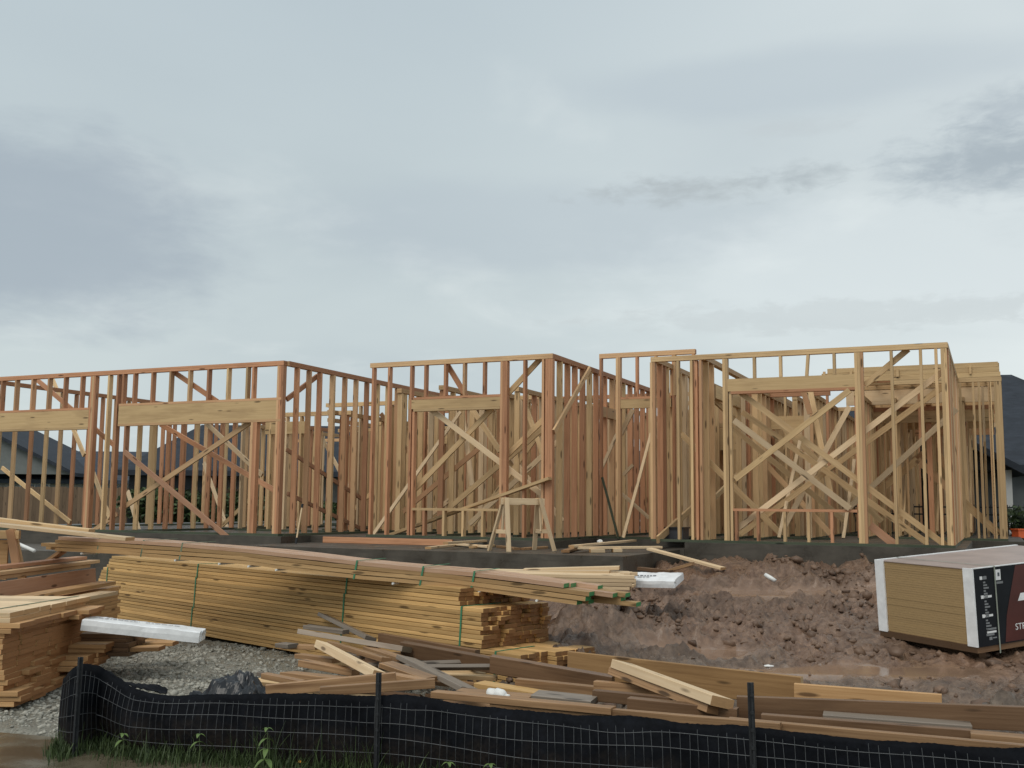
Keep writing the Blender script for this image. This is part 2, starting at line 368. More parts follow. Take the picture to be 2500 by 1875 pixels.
att = me.color_attributes.new('zone', 'FLOAT_COLOR', 'POINT')
att.data.foreach_set('color', np.stack([grs, redm, turf, pud], -1).reshape(-1).astype(np.float32))
M_GROUND, t, b = bsdf('wet_earth', .5, .4)
tc = t.add('ShaderNodeTexCoord'); P = tc.outputs['Object']
va = t.add('ShaderNodeAttribute'); va.attribute_name = 'zone'; sp = t.add('ShaderNodeSeparateColor'); t.l.new(va.outputs['Color'], sp.inputs[0])
n1 = t.noise(P, 14, 8, .65); n2 = t.noise(P, 2.2, 5, .6, .4); n3 = t.noise(P, 60, 4, .6); n4 = t.noise(P, .8, 4, .55)
mudc = t.mix(t.rng(n1, .32, .7), (.070, .052, .038), (.195, .150, .112))
mudc = t.mix(t.rng(n2, .45, .68, 0, .75), mudc, (.062, .048, .037))
redc = t.mix(t.rng(n1, .32, .7), (.098, .055, .036), (.265, .165, .110))
redc = t.mix(t.rng(n2, .5, .7, 0, .6), redc, (.070, .040, .028))
c = t.mix(t.math('MULTIPLY', sp.outputs[1], t.rng(n4, .3, .6, .55, 1.)), mudc, redc)
grc = t.mix(t.rng(n3, .35, .65), (.115, .110, .090), (.29, .28, .235))
grc = t.mix(t.rng(n2, .5, .72, 0, .7), grc, (.12, .095, .07))
c = t.mix(sp.outputs[0], c, grc)
tuc = t.mix(t.rng(n1, .3, .7), (.035, .052, .018), (.075, .095, .035)); tuc = t.mix(t.rng(n2, .55, .7), tuc, (.12, .10, .06))
c = t.mix(sp.outputs[2], c, tuc)
c = t.mix(t.math('MULTIPLY', va.outputs['Alpha'], .75), c, (.28, .18, .122))
t.l.new(c, b.inputs['Base Color'])
rgh = t.rng(n2, .38, .62, .15, .52); rgh = t.math('SUBTRACT', rgh, t.math('MULTIPLY', va.outputs['Alpha'], .45)); t.l.new(t.math('MAXIMUM', rgh, .06), b.inputs['Roughness'])
hh = t.math('ADD', t.math('MULTIPLY', n1, .7), t.math('MULTIPLY', n3, .3)); hh = t.math('MULTIPLY', hh, t.math('SUBTRACT', 1., t.math('MULTIPLY', va.outputs['Alpha'], .93)))
bump(t, b, hh, .8, .03)
ground_o = link('ground', me, M_GROUND); tag(ground_o, 'muddy building lot ground with churned brown earth and gravel', 'ground', kind='structure')

# pavement in the very front, wet concrete
M_PAVE, t, b = bsdf('wet_pavement', .4, .5)
tc = t.add('ShaderNodeTexCoord'); P = tc.outputs['Object']
n1 = t.noise(P, 3.0, 6, .6, .5); n2 = t.noise(P, 50, 5, .6); n3 = t.noise(P, .9, 4, .5)
c = t.mix(t.rng(n1, .35, .7), (.085, .070, .047), (.155, .132, .092)); c = t.mix(t.rng(n2, .55, .75, 0, .35), c, (.21, .18, .13)); c = t.mix(t.rng(n3, .5, .7, 0, .5), c, (.085, .065, .042))
t.l.new(c, b.inputs['Base Color']); t.l.new(t.rng(n1, .35, .65, .06, .4), b.inputs['Roughness']); bump(t, b, n2, .12, .003)
pv, pf = [], []
for i, p in enumerate(PAVE): pv += [(p.x, p.y, 0.), (p.x*1.0, -20., 0.), (p.x, p.y, -.12)]
for i in range(len(PAVE)-1): a_ = 3*i; pf += [(a_, a_+1, a_+4, a_+3), (a_+2, a_, a_+3, a_+5)]
pave = pyd('pavement', pv, pf, M_PAVE); tag(pave, 'wet brown concrete pavement in front of the silt fence', 'pavement', kind='structure')
# ------------------------------------------------------------------ foundation slab
SLAB, PORCH, LHY, RHY, LHX, RHX, EHY = 1.05, .93, -.855, .995, -4.74, 6.066, 2.05
M_CONC, t, b = bsdf('wet_concrete', .5, .4)
tc = t.add('ShaderNodeTexCoord'); P = tc.outputs['Object']
n1 = t.noise(P, 2.0, 7, .65, .3); n2 = t.noise(t.vmath('MULTIPLY', P, (1.5, 1.5, 14.)), 1.5, 6, .6); n3 = t.noise(P, 40, 4, .6)
c = t.mix(t.rng(n1, .3, .7), (.046, .040, .032), (.105, .092, .074)); c = t.mix(t.rng(n2, .5, .72, 0, .6), c, (.034, .030, .025))
c = t.mix(t.rng(n3, .6, .75, 0, .3), c, (.19, .17, .14))
t.l.new(c, b.inputs['Base Color']); t.l.new(t.rng(n1, .35, .65, .25, .7), b.inputs['Roughness']); bump(t, b, n3, .3, .004)
HROT = -ANG
house = empty('house_frame', (OX, OY, 0), HROT)
tag(house, 'open timber stud frame of a house standing on its concrete slab', 'house frame')
def slab(name, poly, z0, z1, label):
    n = len(poly); v = [(x, y, z1) for x, y in poly]+[(x, y, z0) for x, y in poly]
    f = [tuple(range(n))]+[(i, n+i, n+(i+1) % n, (i+1) % n) for i in range(n)]
    o = pyd(name, v, f, M_CONC); o.location = (OX, OY, 0); o.rotation_euler = (0, 0, HROT)
    bm = bmesh.new(); bm.from_mesh(o.data); bmesh.ops.recalc_face_normals(bm, faces=bm.faces); bm.to_mesh(o.data); bm.free()
    tag(o, label, 'slab', kind='structure'); return o
slab('foundation_slab', [(-15, LHY-.12), (LHX+.12, LHY-.12), (LHX+.12, -.10), (.1, -.10), (.1, EHY-.1), (2.0, EHY-.1), (2.0, RHY-.12), (RHX+.15, RHY-.12), (RHX+.15, 5.6), (7.1, 5.6), (7.1, 15.5), (-15, 15.5)], .2, SLAB, 'dark wet concrete foundation slab under the timber frame')
slab('porch_slab', [(LHX+.124, -2.05), (1.92, -2.05), (1.92, RHY-.124), (1.996, RHY-.124), (1.996, EHY-.104), (.104, EHY-.104), (.104, -.104), (LHX+.124, -.104)], .2, PORCH, 'lower wet concrete porch slab carrying the sawhorse')

# ------------------------------------------------------------------ house frame
H = SLAB+3.08; S, D = .042, .10
MIX = {'red': (W_RED, W_RED, W_RED, W_TAN), 'tan': (W_TAN, W_TAN, W_PALE, W_TAN, W_RED), 'mix': (W_RED, W_TAN, W_TAN, W_RED), 'pure': (W_TAN,), 'fir': (W_RED,)}
def pick(k): return random.choice(MIX[k])
class Wall:
    """axis 'd': runs along hx at hy=c; axis 'n': runs along hy at hx=c"""
    def __init__(s, axis, c, a0, a1, top=H, bot=SLAB, kind='tan', plates=2, bottom=True):
        s.ax, s.c, s.top, s.bot, s.kind = axis, c, top, bot, kind
        mb = MB(); s.zt = top-S*plates; s.zb = bot+(S if bottom else 0)
        def seg(z0, z1):
            if axis == 'd': mb.bx(a0, a1, c-D/2, c+D/2, z0, z1)
            else: mb.bx(c-D/2, c+D/2, a0, a1, z0, z1)
        for k in range(plates): seg(top-S*(k+1)+.0015, top-S*k)
        s.o = mb.build('wall_plate', MIX[kind][0], house)
        if bottom: s.put('bottom_plate', a0, a1, bot+S/2, W_GRN)
    def pt(s, a_, z, off=0.): return Vector((a_, s.c+off, z)) if s.ax == 'd' else Vector((s.c+off, a_, z))
    def nrm(s): return (0, 1, 0) if s.ax == 'd' else (1, 0, 0)
    def along(s): return (1, 0, 0) if s.ax == 'd' else (0, 1, 0)
    def put(s, name, a0, a1, z, mat, h=S, dep=D, off=0.):
        return board(name, s.pt(a0, z, off), s.pt(a1, z, off), dep, h, mat, s.o)
    def stud(s, a_, z0=None, z1=None, mat=None, lean=0., name='stud', off=0.):
        z0 = s.zb if z0 is None else z0; z1 = s.zt if z1 is None else z1
        return board(name, s.pt(a_, z0, off), s.pt(a_+lean, z1, off), D-.002, S, mat or pick(s.kind), s.o, up=s.along())
    def studs(s, a0, a1, sp=.406, skip=(), **k):
        n = int(round((a1-a0)/sp))
        for i in range(n+1):
            q = a0+(a1-a0)*i/max(n, 1)+random.uniform(-.012, .012)
            if any(u < q < v for u, v in skip): continue
            s.stud(q, lean=random.uniform(-.016, .016), **k)
    def post(s, a_, n=2, **k):
        for i in range(n): s.stud(a_+(i-(n-1)/2)*(S+.002), **k)
    def header(s, a0, a1, z0, z1, mat=W_HEAD):
        o = board('header', s.pt(a0, (z0+z1)/2), s.pt(a1, (z0+z1)/2), D-.006, z1-z0, mat, s.o); return o
def brace(wl, p, q, dep=.10, mat=None, depq=None, wd=.089, t=.038, flat=False):
    """diagonal board; p,q are pixels, dep the distance behind the wall's plane"""
    c = wl.c
    f_ = front if wl.ax == 'd' else side
    a_ = f_(*p, c+dep); e_ = f_(*q, c+(dep if depq is None else depq))
    P0, P1 = wl.pt(a_[0], a_[1], dep), wl.pt(e_[0], e_[1], dep if depq is None else depq)
    return board('brace', P0, P1, wd, t, mat or pick(wl.kind), wl.o, up=wl.nrm() if not flat else (0, 0, 1))
fx = lambda px, py, hy: front(px, py, hy)[0]
fz = lambda px, py, hy: front(px, py, hy)[1]

# --- left block (garage) front wall
LW = Wall('d', LHY, -14.2, LHX, kind='red')
h1z0, h1z1 = fz(110, 1046, LHY), fz(110, 1005, LHY); h2z0, h2z1 = fz(500, 1029, LHY), fz(500, 984, LHY)
LW.header(fx(-400, 1060, LHY), fx(221, 1020, LHY), h1z0, h1z1); LW.header(fx(294, 1000, LHY), fx(690, 1000, LHY), h2z0, h2z1)
LW.put('header_plate', fx(-400, 1060, LHY), fx(221, 1020, LHY), h1z1+S/2+.001, W_RED); LW.put('header_plate', fx(294, 1000, LHY), fx(690, 1000, LHY), h2z1+S/2+.001, W_RED)
LW.put('header_plate', fx(-400, 1060, LHY), fx(221, 1020, LHY), h1z0-S/2-.001, W_TAN); LW.put('header_plate', fx(294, 1000, LHY), fx(690, 1000, LHY), h2z0-S/2-.001, W_TAN)
for px in (8, 42, 82, 122, 161, 202): LW.stud(fx(px, 950, LHY), z0=h1z1+S+.002)
for px in (331, 375, 419, 465, 511, 559, 606, 621): LW.stud(fx(px, 935, LHY), z0=h2z1+S+.002)
LW.post(fx(231, 950, LHY), 3, mat=W_RED); LW.stud(fx(269, 950, LHY), mat=W_TAN); LW.post(fx(291, 950, LHY), 1, mat=W_RED); LW.post(fx(304, 950, LHY), 1, mat=W_RED, z0=h2z1+S+.002)
LW.post(fx(302, 1200, LHY), 1, mat=W_RED, z1=h2z0-S-.002); LW.post(fx(222, 1200, LHY), 1, mat=W_RED, z1=h1z0-S-.002)
LW.post(fx(618, 1200, LHY), 3, mat=W_RED, z1=h2z0-S-.002)
LW.post(LHX-.066, 3, mat=W_RED)
brace(LW, (304, 1103), (563, 1318), -.07, W_ROSE); brace(LW, (294, 1244), (613, 1030), .075, W_RED)
brace(LW, (392, 1036), (674, 1199), .9, W_RED, .5); brace(LW, (500, 1030), (640, 1160), 2.4, W_PALE, 2.2)
brace(LW, (424, 908), (530, 980), .08, W_RED); brace(LW, (89, 926), (285, 1092), .9, W_RED, .3)
brace(LW, (128, 925), (206, 1112), 2.6, W_TAN, 1.2); brace(LW, (5, 1142), (172, 1275), 2.2, W_TAN, 2.0)
brace(LW, (228, 1155), (268, 1265), 1.6, W_TAN, .8); brace(LW, (312, 1200), (340, 1298), 3.0, W_PALE, 2.2)
brace(LW, (205, 1312), (286, 1255), 1.2, W_RED, 1.2); brace(LW, (498, 1130), (555, 1290), 6.5, W_PALE, 5.5); brace(LW, (530, 1295), (615, 1215), 5.0, W_TAN, 4.6)
# --- left block, right side wall
LS = Wall('n', LHX, LHY+D/2+.002, 5.6, kind='mix')
hyL = lambda px, py=1000: side(px, py, LHX)[0]
for i, px in enumerate((723, 752, 779, 810, 840, 867, 894, 920, 946, 969, 988, 1004, 1022, 1038, 1052, 1066)):
    LS.stud(hyL(px), mat=W_RED if i < 3 else pick('tan'), lean=random.uniform(-.01, .01))
LS.post(hyL(811), 1, mat=W_TAN, off=.0)
brace(LS, (700, 975), (775, 918), -.07, W_RED); brace(LS, (700, 1098), (890, 1222), -.35, W_ROSE, -.35, wd=.07); brace(LS, (702, 1205), (905, 1302), -.4, W_ROSE, -.4, wd=.07)
# --- garage dividing walls going back
GD = Wall('n', fx(297, 1100, LHY), LHY+D/2+.002, 6.2, top=SLAB+2.44, kind='red'); GD.studs(LHY+.45, 6.1, .406)
GL = Wall('n', -12.35, LHY+.3, 9.5, kind='red'); GL.studs(LHY+.5, 9.3, .406)
GB = Wall('d', 9.5, -12.3, -4.9, top=SLAB+2.44, kind='tan'); GB.studs(-12.1, -5.0, .45); GB.header(-10.4, -8.6, SLAB+2.0, SLAB+2.25)
GM = Wall('d', 6.25, -8.3, -4.8, top=SLAB+2.44, kind='tan'); GM.studs(-8.2, -4.9, .406); GM.header(-6.4, -5.2, SLAB+2.02, SLAB+2.25)
GC = Wall('d', 3.2, -6.6, -4.85, top=SLAB+2.75, kind='tan'); GC.studs(-6.5, -4.95, .36)
for c_, a0, a1 in ((-5.45, 1.6, 9.2), (-7.5, 5.2, 9.3), (-6.0, 4.4, 12.), (-9.4, 4.2, 9.3), (-5.0, 6.4, 12.5)):
    q = Wall('n', c_, a0, a1, top=SLAB+2.44, kind='tan'); q.studs(a0+.05, a1-.05, .42)
GE = Wall('n', -6.6, 3.3, 9.3, top=SLAB+2.44, kind='tan'); GE.studs(3.4, 9.2, .45)
GF = Wall('d', 1.9, -7.9, -5.1, top=SLAB+2.44, kind='tan'); GF.studs(-7.8, -5.2, .36); GF.header(-7.2, -6.2, SLAB+2.0, SLAB+2.25)
for k_ in range(16):      # temporary bracing inside
    c_ = random.uniform(1.0, 7.5); a0 = random.choice((random.uniform(-11.5, -5.5), random.uniform(-4.2, -.6), random.uniform(2.2, 5.6))); s_ = random.choice((-1, 1)); L_ = random.uniform(1.0, 1.9)
    board('brace', Vector((a0-s_*L_/2, c_, SLAB+random.uniform(0., .5))), Vector((a0+s_*L_/2, c_+random.uniform(-.3, .3), SLAB+random.uniform(1.6, 2.4))), .089, .038, random.choice((W_PALE, W_TAN, W_TAN)), GF.o, up=(0, 1, 0))
# --- middle block front wall
ML = fx(907, 900, 0.)
MW = Wall('d', 0., ML, 0.045, kind='red')
mz0, mz1 = fz(1115, 996, 0.), fz(1115, 973, 0.); ms = fz(1110, 1244, 0.)
xa, xb = fx(1011, 1000, 0.), fx(1224, 1000, 0.)
MW.header(fx(999, 1000, 0.), fx(1231, 1000, 0.), mz0, mz1); MW.put('header_plate', xa, xb, mz1+S/2+.001, W_RED); MW.put('sill', xa+.02, xb-.02, ms, W_TAN)
MW.put('header_plate', xa+.01, xb-.01, mz0-S/2-.001, W_TAN)
for px in (1041, 1089, 1135, 1184): MW.stud(fx(px, 930, 0.), z0=mz1+S+.002, mat=W_RED)
for px in (1037, 1085, 1132, 1180): MW.stud(fx(px, 1280, 0.), z1=ms-S/2-.001, mat=pick('mix'))
MW.post(fx(912, 1000, 0.), 1, mat=W_RED); MW.stud(fx(951, 1000, 0.), mat=W_RED)
MW.post(fx(1003, 1100, 0.), 1, mat=W_RED, off=.001); MW.post(fx(1011, 1100, 0.), 1, mat=W_RED, z1=mz0-S-.002)
MW.post(fx(1231, 1100, 0.), 3, mat=W_RED); MW.stud(fx(1282, 1000, 0.), mat=W_RED); MW.post(-.022, 3, mat=W_RED); MW.stud(-.13, mat=W_RED, off=.001)
brace(MW, (1048, 996), (1332, 1214), .08, W_PALE); brace(MW, (1008, 1200), (1203, 996), .14, W_TAN)
brace(MW, (908, 1310), (1124, 1006), .35, W_PALE, 1.4, wd=.06); brace(MW, (1128, 999), (1153, 1186), 2.2, W_PALE, 1.6)
brace(MW, (1154, 1000), (1221, 1102), 1.2, W_TAN, .9); brace(MW, (1104, 1234), (1219, 1136), .5, W_TAN, .5)
brace(MW, (1092, 890), (1140, 970), .09, W_RED); brace(MW, (1236, 966), (1325, 870), .08, W_TAN)
brace(MW, (1238, 1112), (1330, 1021), .16, W_TAN); brace(MW, (1238, 1122), (1330, 1042), .8, W_TAN, .8)
brace(MW, (1286, 1000), (1330, 1120), 2.0, W_TAN, 1.6)
# --- middle block, right side wall
MS = Wall('n', 0., D/2+.002, 6.45, kind='red')
hyM = lambda px, py=1000: side(px, py, 0.)[0]
for px in (1366, 1385, 1403, 1422, 1439, 1455, 1476, 1494): MS.stud(hyM(px), mat=random.choice((W_RED, W_RED, W_RED, W_TAN)))
MS.studs(hyM(1505), 6.3, .406)
MS.header(hyM(1467), hyM(1512), fz(1470, 1012, 2.), fz(1470, 986, 2.), W_ROSE)
brace(MS, (1352, 1055), (1440, 900), .09, W_RED)
# --- entry wall, taller, set back
EW = Wall('d', EHY, fx(1465, 1000, EHY), fx(1700, 1000, EHY), top=fz(1580, 859, EHY), kind='fir', plates=2)
ez0, ez1 = fz(1548, 997, EHY), fz(1548, 975, EHY)
EW.post(fx(1468, 950, EHY), 1, mat=W_RED); EW.post(fx(1511, 950, EHY), 2, mat=W_RED); EW.header(fx(1517, 1000, EHY), fx(1640, 1000, EHY), ez0, ez1); EW.put('header_plate', fx(1517, 1000, EHY), fx(1640, 1000, EHY), ez1+S/2+.001, W_RED)
for px in (1556, 1602, 1648): EW.stud(fx(px, 920, EHY), z0=ez1+S+.002, mat=W_RED)
EW.post(fx(1645, 920, EHY), 1, mat=W_RED, off=.001); EW.post(fx(1694, 920, EHY), 1, mat=W_RED); EW.post(fx(1588, 1100, EHY), 1, mat=W_TAN, z1=ez0-.002)
# --- right block front wall
RL = fx(1591, 1000, RHY)
RW = Wall('d', RHY, RL, RHX, kind='tan')
rz0, rz1 = fz(1935, 951, RHY), fz(1935, 920, RHY); rs = fz(1940, 1246, RHY)
xa, xb = fx(1786, 1000, RHY), fx(2090, 1000, RHY)
RW.header(fx(1778, 1000, RHY), fx(2094, 1000, RHY), rz0, rz1); RW.put('header_plate', xa, xb, rz0-S/2-.001, W_RED); RW.put('sill', xa+.01, xb-.01, rs, W_RED)
for px in (1842, 1906, 1969, 2037): RW.stud(fx(px, 890, RHY), z0=rz1+.002, mat=W_TAN, lean=.03 if px == 1969 else 0)
for px in (1799, 1852, 1917, 1975, 2032): RW.stud(fx(px, 1290, RHY), z1=rs-S/2-.001, mat=pick('mix'))
RW.post(RL+.03, 2, mat=W_TAN); RW.stud(fx(1657, 1000, RHY), mat=W_TAN); RW.post(fx(1690, 1000, RHY), 1, mat=W_TAN); RW.post(fx(1712, 1000, RHY), 1, mat=W_TAN); RW.stud(fx(1701, 1000, RHY), mat=W_RED, off=.03)
RW.post(fx(1774, 1100, RHY), 2, mat=W_TAN); RW.post(fx(1786, 1100, RHY), 1, mat=W_TAN, z1=rz0-S-.002)
RW.post(fx(2103, 1100, RHY), 3, mat=W_TAN); RW.stud(fx(2180, 1000, RHY), mat=W_TAN); RW.stud(fx(2252, 1000, RHY), mat=W_TAN)
RW.post(RHX-.06, 2, mat=W_TAN); RW.stud(RHX-.17, mat=W_TAN, off=.001)
brace(RW, (1808, 959), (2311, 1333), .09, W_TAN); brace(RW, (1812, 1006), (2263, 1325), .5, W_TAN, .5)
brace(RW, (1792, 1026), (2076, 1242), -.07, W_PALE); brace(RW, (1795, 1170), (2075, 952), -.075, W_HEAD)
brace(RW, (1800, 1290), (2303, 906), .14, W_PALE); brace(RW, (1808, 1304), (2305, 942), .62, W_TAN, .62)
brace(RW, (2124, 1283), (2189, 1333), .2, W_ROSE, wd=.12); brace(RW, (1953, 1076), (1902, 1312), 1.0, W_PALE, .4, wd=.05)
brace(RW, (2086, 1122), (2059, 1314), 1.0, W_PALE, .5, wd=.05); brace(RW, (1978, 951), (2029, 1210), 2.0, W_TAN, 1.6)
brace(RW, (2112, 940), (2218, 852), .08, W_TAN); brace(RW, (1960, 950), (1978, 1010), 1.6, W_TAN, 1.6)
# --- right block, side walls and inner walls
RSL = Wall('n', RL+.045, RHY+D/2+.002, 9.2, kind='tan'); RSL.studs(RHY+.35, 9.1, .406); RSL.studs(RHY+.55, 4.2, 1.2)
brace(RSL, (1605, 1318), (1718, 1215), .08, W_TAN, wd=.12)
RSI = Wall('n', fx(1716, 1000, RHY), RHY+D/2+.002, 9.5, kind='tan'); RSI.studs(RHY+.2, 9.4, .406, skip=((1.9, 3.6),))
RSI.header(1.7, 3.7, rz0-.02, rz1, W_HEAD)
brace(RSI, (1722, 958), (1800, 1030), -.07, W_TAN); brace(RSI, (1720, 1240), (1800, 1160), -.07, W_TAN)
RSR = Wall('n', RHX-.045, RHY+D/2+.002, 5.75, kind='tan'); RSR.studs(RHY+.25, 5.65, .406); RSR.post(RHY+.1, 2); RSR.post(RHY+.52, 2)
for c_, a0, a1 in ((3.55, 3.6, 11.5), (4.35, 4.4, 12.5), (2.75, 2.9, 9.), (3.15, 4.8, 11.)):
    q = Wall('n', c_, a0, a1, kind='tan', top=SLAB+2.75); q.studs(a0+.05, a1-.05, .406)
RI1 = Wall('d', 4.2, 1.9, 3.9, kind='mix', top=SLAB+2.75); RI1.studs(1.95, 3.85, .406); RI1.header(2.4, 3.5, SLAB+2.05, SLAB+2.3)
RI2 = Wall('d', 7.6, 2.2, 4.4, kind='tan', top=SLAB+2.75); RI2.studs(2.3, 4.3, .35)
# --- wing behind the right block: post, plate and stacked beams
WHY = 5.8; WX = fx(2452, 1100, WHY)
WG = Wall('d', WHY, 4.9, WX, kind='tan')
for px in (2350, 2382, 2396, 2421): WG.stud(fx(px, 1100, WHY), mat=W_TAN)
WG.post(WX-.07, 3, mat=W_TAN); WG.stud(WX-.2, mat=W_TAN)
brace(WG, (2352, 1225), (2440, 1305), .09, W_TAN, wd=.14)
[WG.put('beam', fx(1992+14*k_, 890, WHY), WX-.01-.02*k_, H+.05+.096*k_, W_HEAD, h=.092, dep=.06, off=-.02+.008*k_) for k_ in range(3)]; WG.put('beam', fx(2110, 890, WHY), WX-.03, H+.14, W_HEAD, h=.27, dep=.045, off=.045)
for px in (2010, 2075, 2188, 2366): WG.put('block', fx(px, 895, WHY), fx(px+6, 895, WHY), H+.15, W_TAN, h=.16, dep=.03, off=-.068)
WR = Wall('n', WX-.045, WHY+D/2+.002, 14.8, kind='tan'); WR.studs(WHY+.4, 14.7, .8)
for i, hy_ in enumerate((6.6, 7.3, 8.0, 8.7, 9.5, 10.5, 12.0, 13.6)):
    q = Wall('d', hy_, 3.9+.1*i, WX-.1, kind='tan', bottom=False)
    q.put('beam', 3.9+.1*i, WX-.1, H-.24, pick('tan'), h=.30, dep=.08); q.put('beam', 4.2, WX-.1, H+.12, pick('mix'), h=.22, dep=.04)
    for px in (4.3, 5.2, 6.2): q.stud(px+random.uniform(-.3, .3), z0=SLAB if i % 2 else SLAB+1.9)
    if i in (1, 3, 5): brace(q, (2130+i*8, 1215-i*10), (2230+i*10, 1130-i*8), .08, W_TAN, wd=.14); brace(q, (2230+i*10, 1130-i*8), (2330, 1215-i*8), .08, W_TAN, wd=.14)
for c_, a0, a1 in ((4.85, 6.2, 13.4), (5.45, 7.0, 13.4), (6.1, 6.4, 13.4)):
    q = Wall('n', c_, a0, a1, kind='tan', top=H-.3); q.studs(a0+.05, a1-.05, .75)
    board('brace', Vector((c_+.08, a0+.3, SLAB+.1)), Vector((c_+.08, a0+3.2, H-.5)), .09, .04, W_TAN, q.o, up=(1, 0, 0)); board('brace', Vector((c_-.08, a0+.4, H-.5)), Vector((c_-.08, a0+3.0, SLAB+.2)), .09, .04, pick('mix'), q.o, up=(1, 0, 0))
for hy_ in (7.0, 9.0, 11.2):
    q = Wall('d', hy_, 4.4, WX-.15, kind='mix', bottom=False, top=H-.42, plates=2); q.put('beam', 4.4, WX-.15, H-.62, W_TAN, h=.24, dep=.08)
JO = Wall('d', WHY+.1, 4.4, WX-.12, kind='tan', bottom=False, plates=1, top=H-.02)
x = 4.5
while x < WX-.2: board('joist', Vector((x, WHY+.15, H+.13)), Vector((x, 13.5, H+.13)), .04, .22, pick('mix'), JO.o, up=(0, 0, 1)); x += .34
# --- interior of the middle
for c_, a0, a1, k in ((-3.55, 1.1, 7.8, 'tan'), (-2.55, .9, 6.4, 'tan'), (-1.35, 1.6, 6.4, 'tan'), (-.75, 3.4, 9.8, 'tan'), (-3.05, 2.8, 9.8, 'tan'), (-2.0, 2.4, 9.8, 'tan')):
    q = Wall('n', c_, a0, a1, kind=k, top=SLAB+2.75); q.studs(a0+.05, a1-.05, .406)
MB1 = Wall('d', 6.5, -6.3, 1.9, kind='red'); MB1.studs(-4.6, 1.8, .53, z1=H-.3); MB1.put('ribbon', -6.3, 1.9, H-.27, W_RED); 
MB1.header(-3.9, -2.6, SLAB+2.25, SLAB+2.62, W_PALE)
MB2 = Wall('d', 8.4, -7.0, 2.2, kind='tan'); MB2.studs(-6.9, 2.1, .61); MB2.header(-1.9, -.6, SLAB+2.2, SLAB+2.6, W_PALE)
MI = Wall('d', 3.1, -4.2, -1.4, kind='tan', top=SLAB+2.75); MI.studs(-4.1, -1.5, .38)
brace(MI, (1010, 1290), (1110, 1210), .08); brace(MI, (930, 1010), (1010, 1120), .3)
EB = Wall('d', 5.6, .1, 2.3, kind='tan', top=SLAB+2.3); EB.studs(.2, 2.2, .3); EB.header(.3, 1.9, SLAB+1.75, SLAB+2.2, W_HEAD)
EB2 = Wall('n', 1.25, 3.0, 5.5, kind='tan', top=SLAB+2.44); EB2.studs(3.1, 5.4, .406)
brace(EW, (1506, 1060), (1466, 1150), .6, W_PALE, .4, wd=.06); brace(EW, (1590, 1058), (1522, 1312), -.3, W_PALE, -.5, wd=.05)
brace(EW, (1470, 1165), (1510, 1315), -.15, W_GRN, -.1, wd=.035); brace(EW, (1515, 1062), (1545, 1000), 1.5, W_PALE, 1.5)
brace(EW, (1518, 1205), (1585, 1265), 1.2, W_PALE, 1.2, wd=.06); brace(EW, (1521, 1160), (1545, 1135), 1.2, W_PALE, 1.2, wd=.06)
brace(RSL, (1684, 1298), (1700, 1270), -.3, W_PALE, -.3, wd=.05)

# ------------------------------------------------------------------ lumber bundles
def bundle(name, label, cat, corner, ang, L, rows, cols, bw, bt, mat, slope=0., jit=.02, endfun=None, group=None, ch=.003, matfun=None, lslant=0.):
    """corner = right-front-bottom corner; boards run from there along -axis (to the left), width goes back"""
    root = empty(name, corner, -ang); tag(root, label, cat, group)
    for r in range(rows):
        for c_ in range(cols):
            e0 = random.gauss(0, jit*.5)+lslant*r; e1 = random.gauss(0, jit)
            if endfun: e1 += endfun(r, c_)
            y = c_*bw+bw/2+random.uniform(-.003, .003); z = r*bt+bt/2
            p0 = Vector((-L+e0, y, z+slope*L)); p1 = Vector((e1, y, z))
            m = matfun(r, c_) if matfun else mat
            board('board', p0, p1, bw-.002, bt-random.uniform(.0015, .0058), m, root, roll=random.gauss(0, .006), ch=ch)
    return root
def strap(root, pts, wd=.016, mat=None):
    """flat band through local points (front face / top)"""
    mb = MB()
    for a_, b_ in zip(pts[:-1], pts[1:]): mb.bar(a_, b_, wd, .004, up=(0, -1, .2) if abs(a_[2]-b_[2]) > abs(a_[1]-b_[1]) else (0, 0, 1))
    return mb.build('strap', mat or M_STRAP, root)
BA = ANG
# the big yellow stack: three strapped bundles on one another
BB = R(43); c1 = at(1268, 1690, 9.25); c1.z = .035; BU = Vector((math.cos(BB), -math.sin(BB), 0)); TT = .039
tiers = ((0., 8, 8.0, .0, 'lowest and longest of the three yellow lumber bundles stacked behind the scrap pile'), (-.46, 9, 7.3, .022, 'middle of the three yellow lumber bundles stacked behind the scrap pile'), (-.72, 4, 6.75, .04, 'topmost of the three yellow lumber bundles, under the bowed boards'))
zc = 0.; BT = []
for ti, (sh, nr, Ln, sl, lb) in enumerate(tiers):
    o = bundle('lumber_bundle', lb, 'lumber bundle', c1+BU*sh+Vector((0, 0, zc)), BB, Ln, nr, 10, .0895, TT, W_YEL, slope=.006, jit=.026 if ti else .010, lslant=sl, endfun=(lambda r, c_: (.0 if c_ < 4 else .10)) if ti == 0 else None, group='yellow lumber bundles stacked in the yard')
    for gs_ in ((7.55, 5.29, 2.45, .30), (7.45, 5.24, 2.42, .73), (5.2, 2.38))[ti]:
        q = -gs_-sh
        k = .006*(-q); hh = nr*TT
        strap(o, [Vector((q, -.0045, -.005+k)), Vector((q+.02, -.0045, hh+k)), Vector((q+.02, .5, hh+k+.003))], .02)
    BT.append(o); zc += nr*TT+.004
B3 = BT[0]; NR3 = 8
for q in (-6.6, -3.8, -.9): MB().bx(q, q+.09, .05, .85, -.09, -.003+.006*(-q)*.9).build('dunnage', W_WET, B3)
def textmesh(name, cu):
    tmp = bpy.data.objects.new('tmp', cu); COL.objects.link(tmp); bpy.context.view_layer.update()
    me = bpy.data.meshes.new_from_object(tmp.evaluated_get(bpy.context.evaluated_depsgraph_get())); bpy.data.objects.remove(tmp)
    return link(name, me)
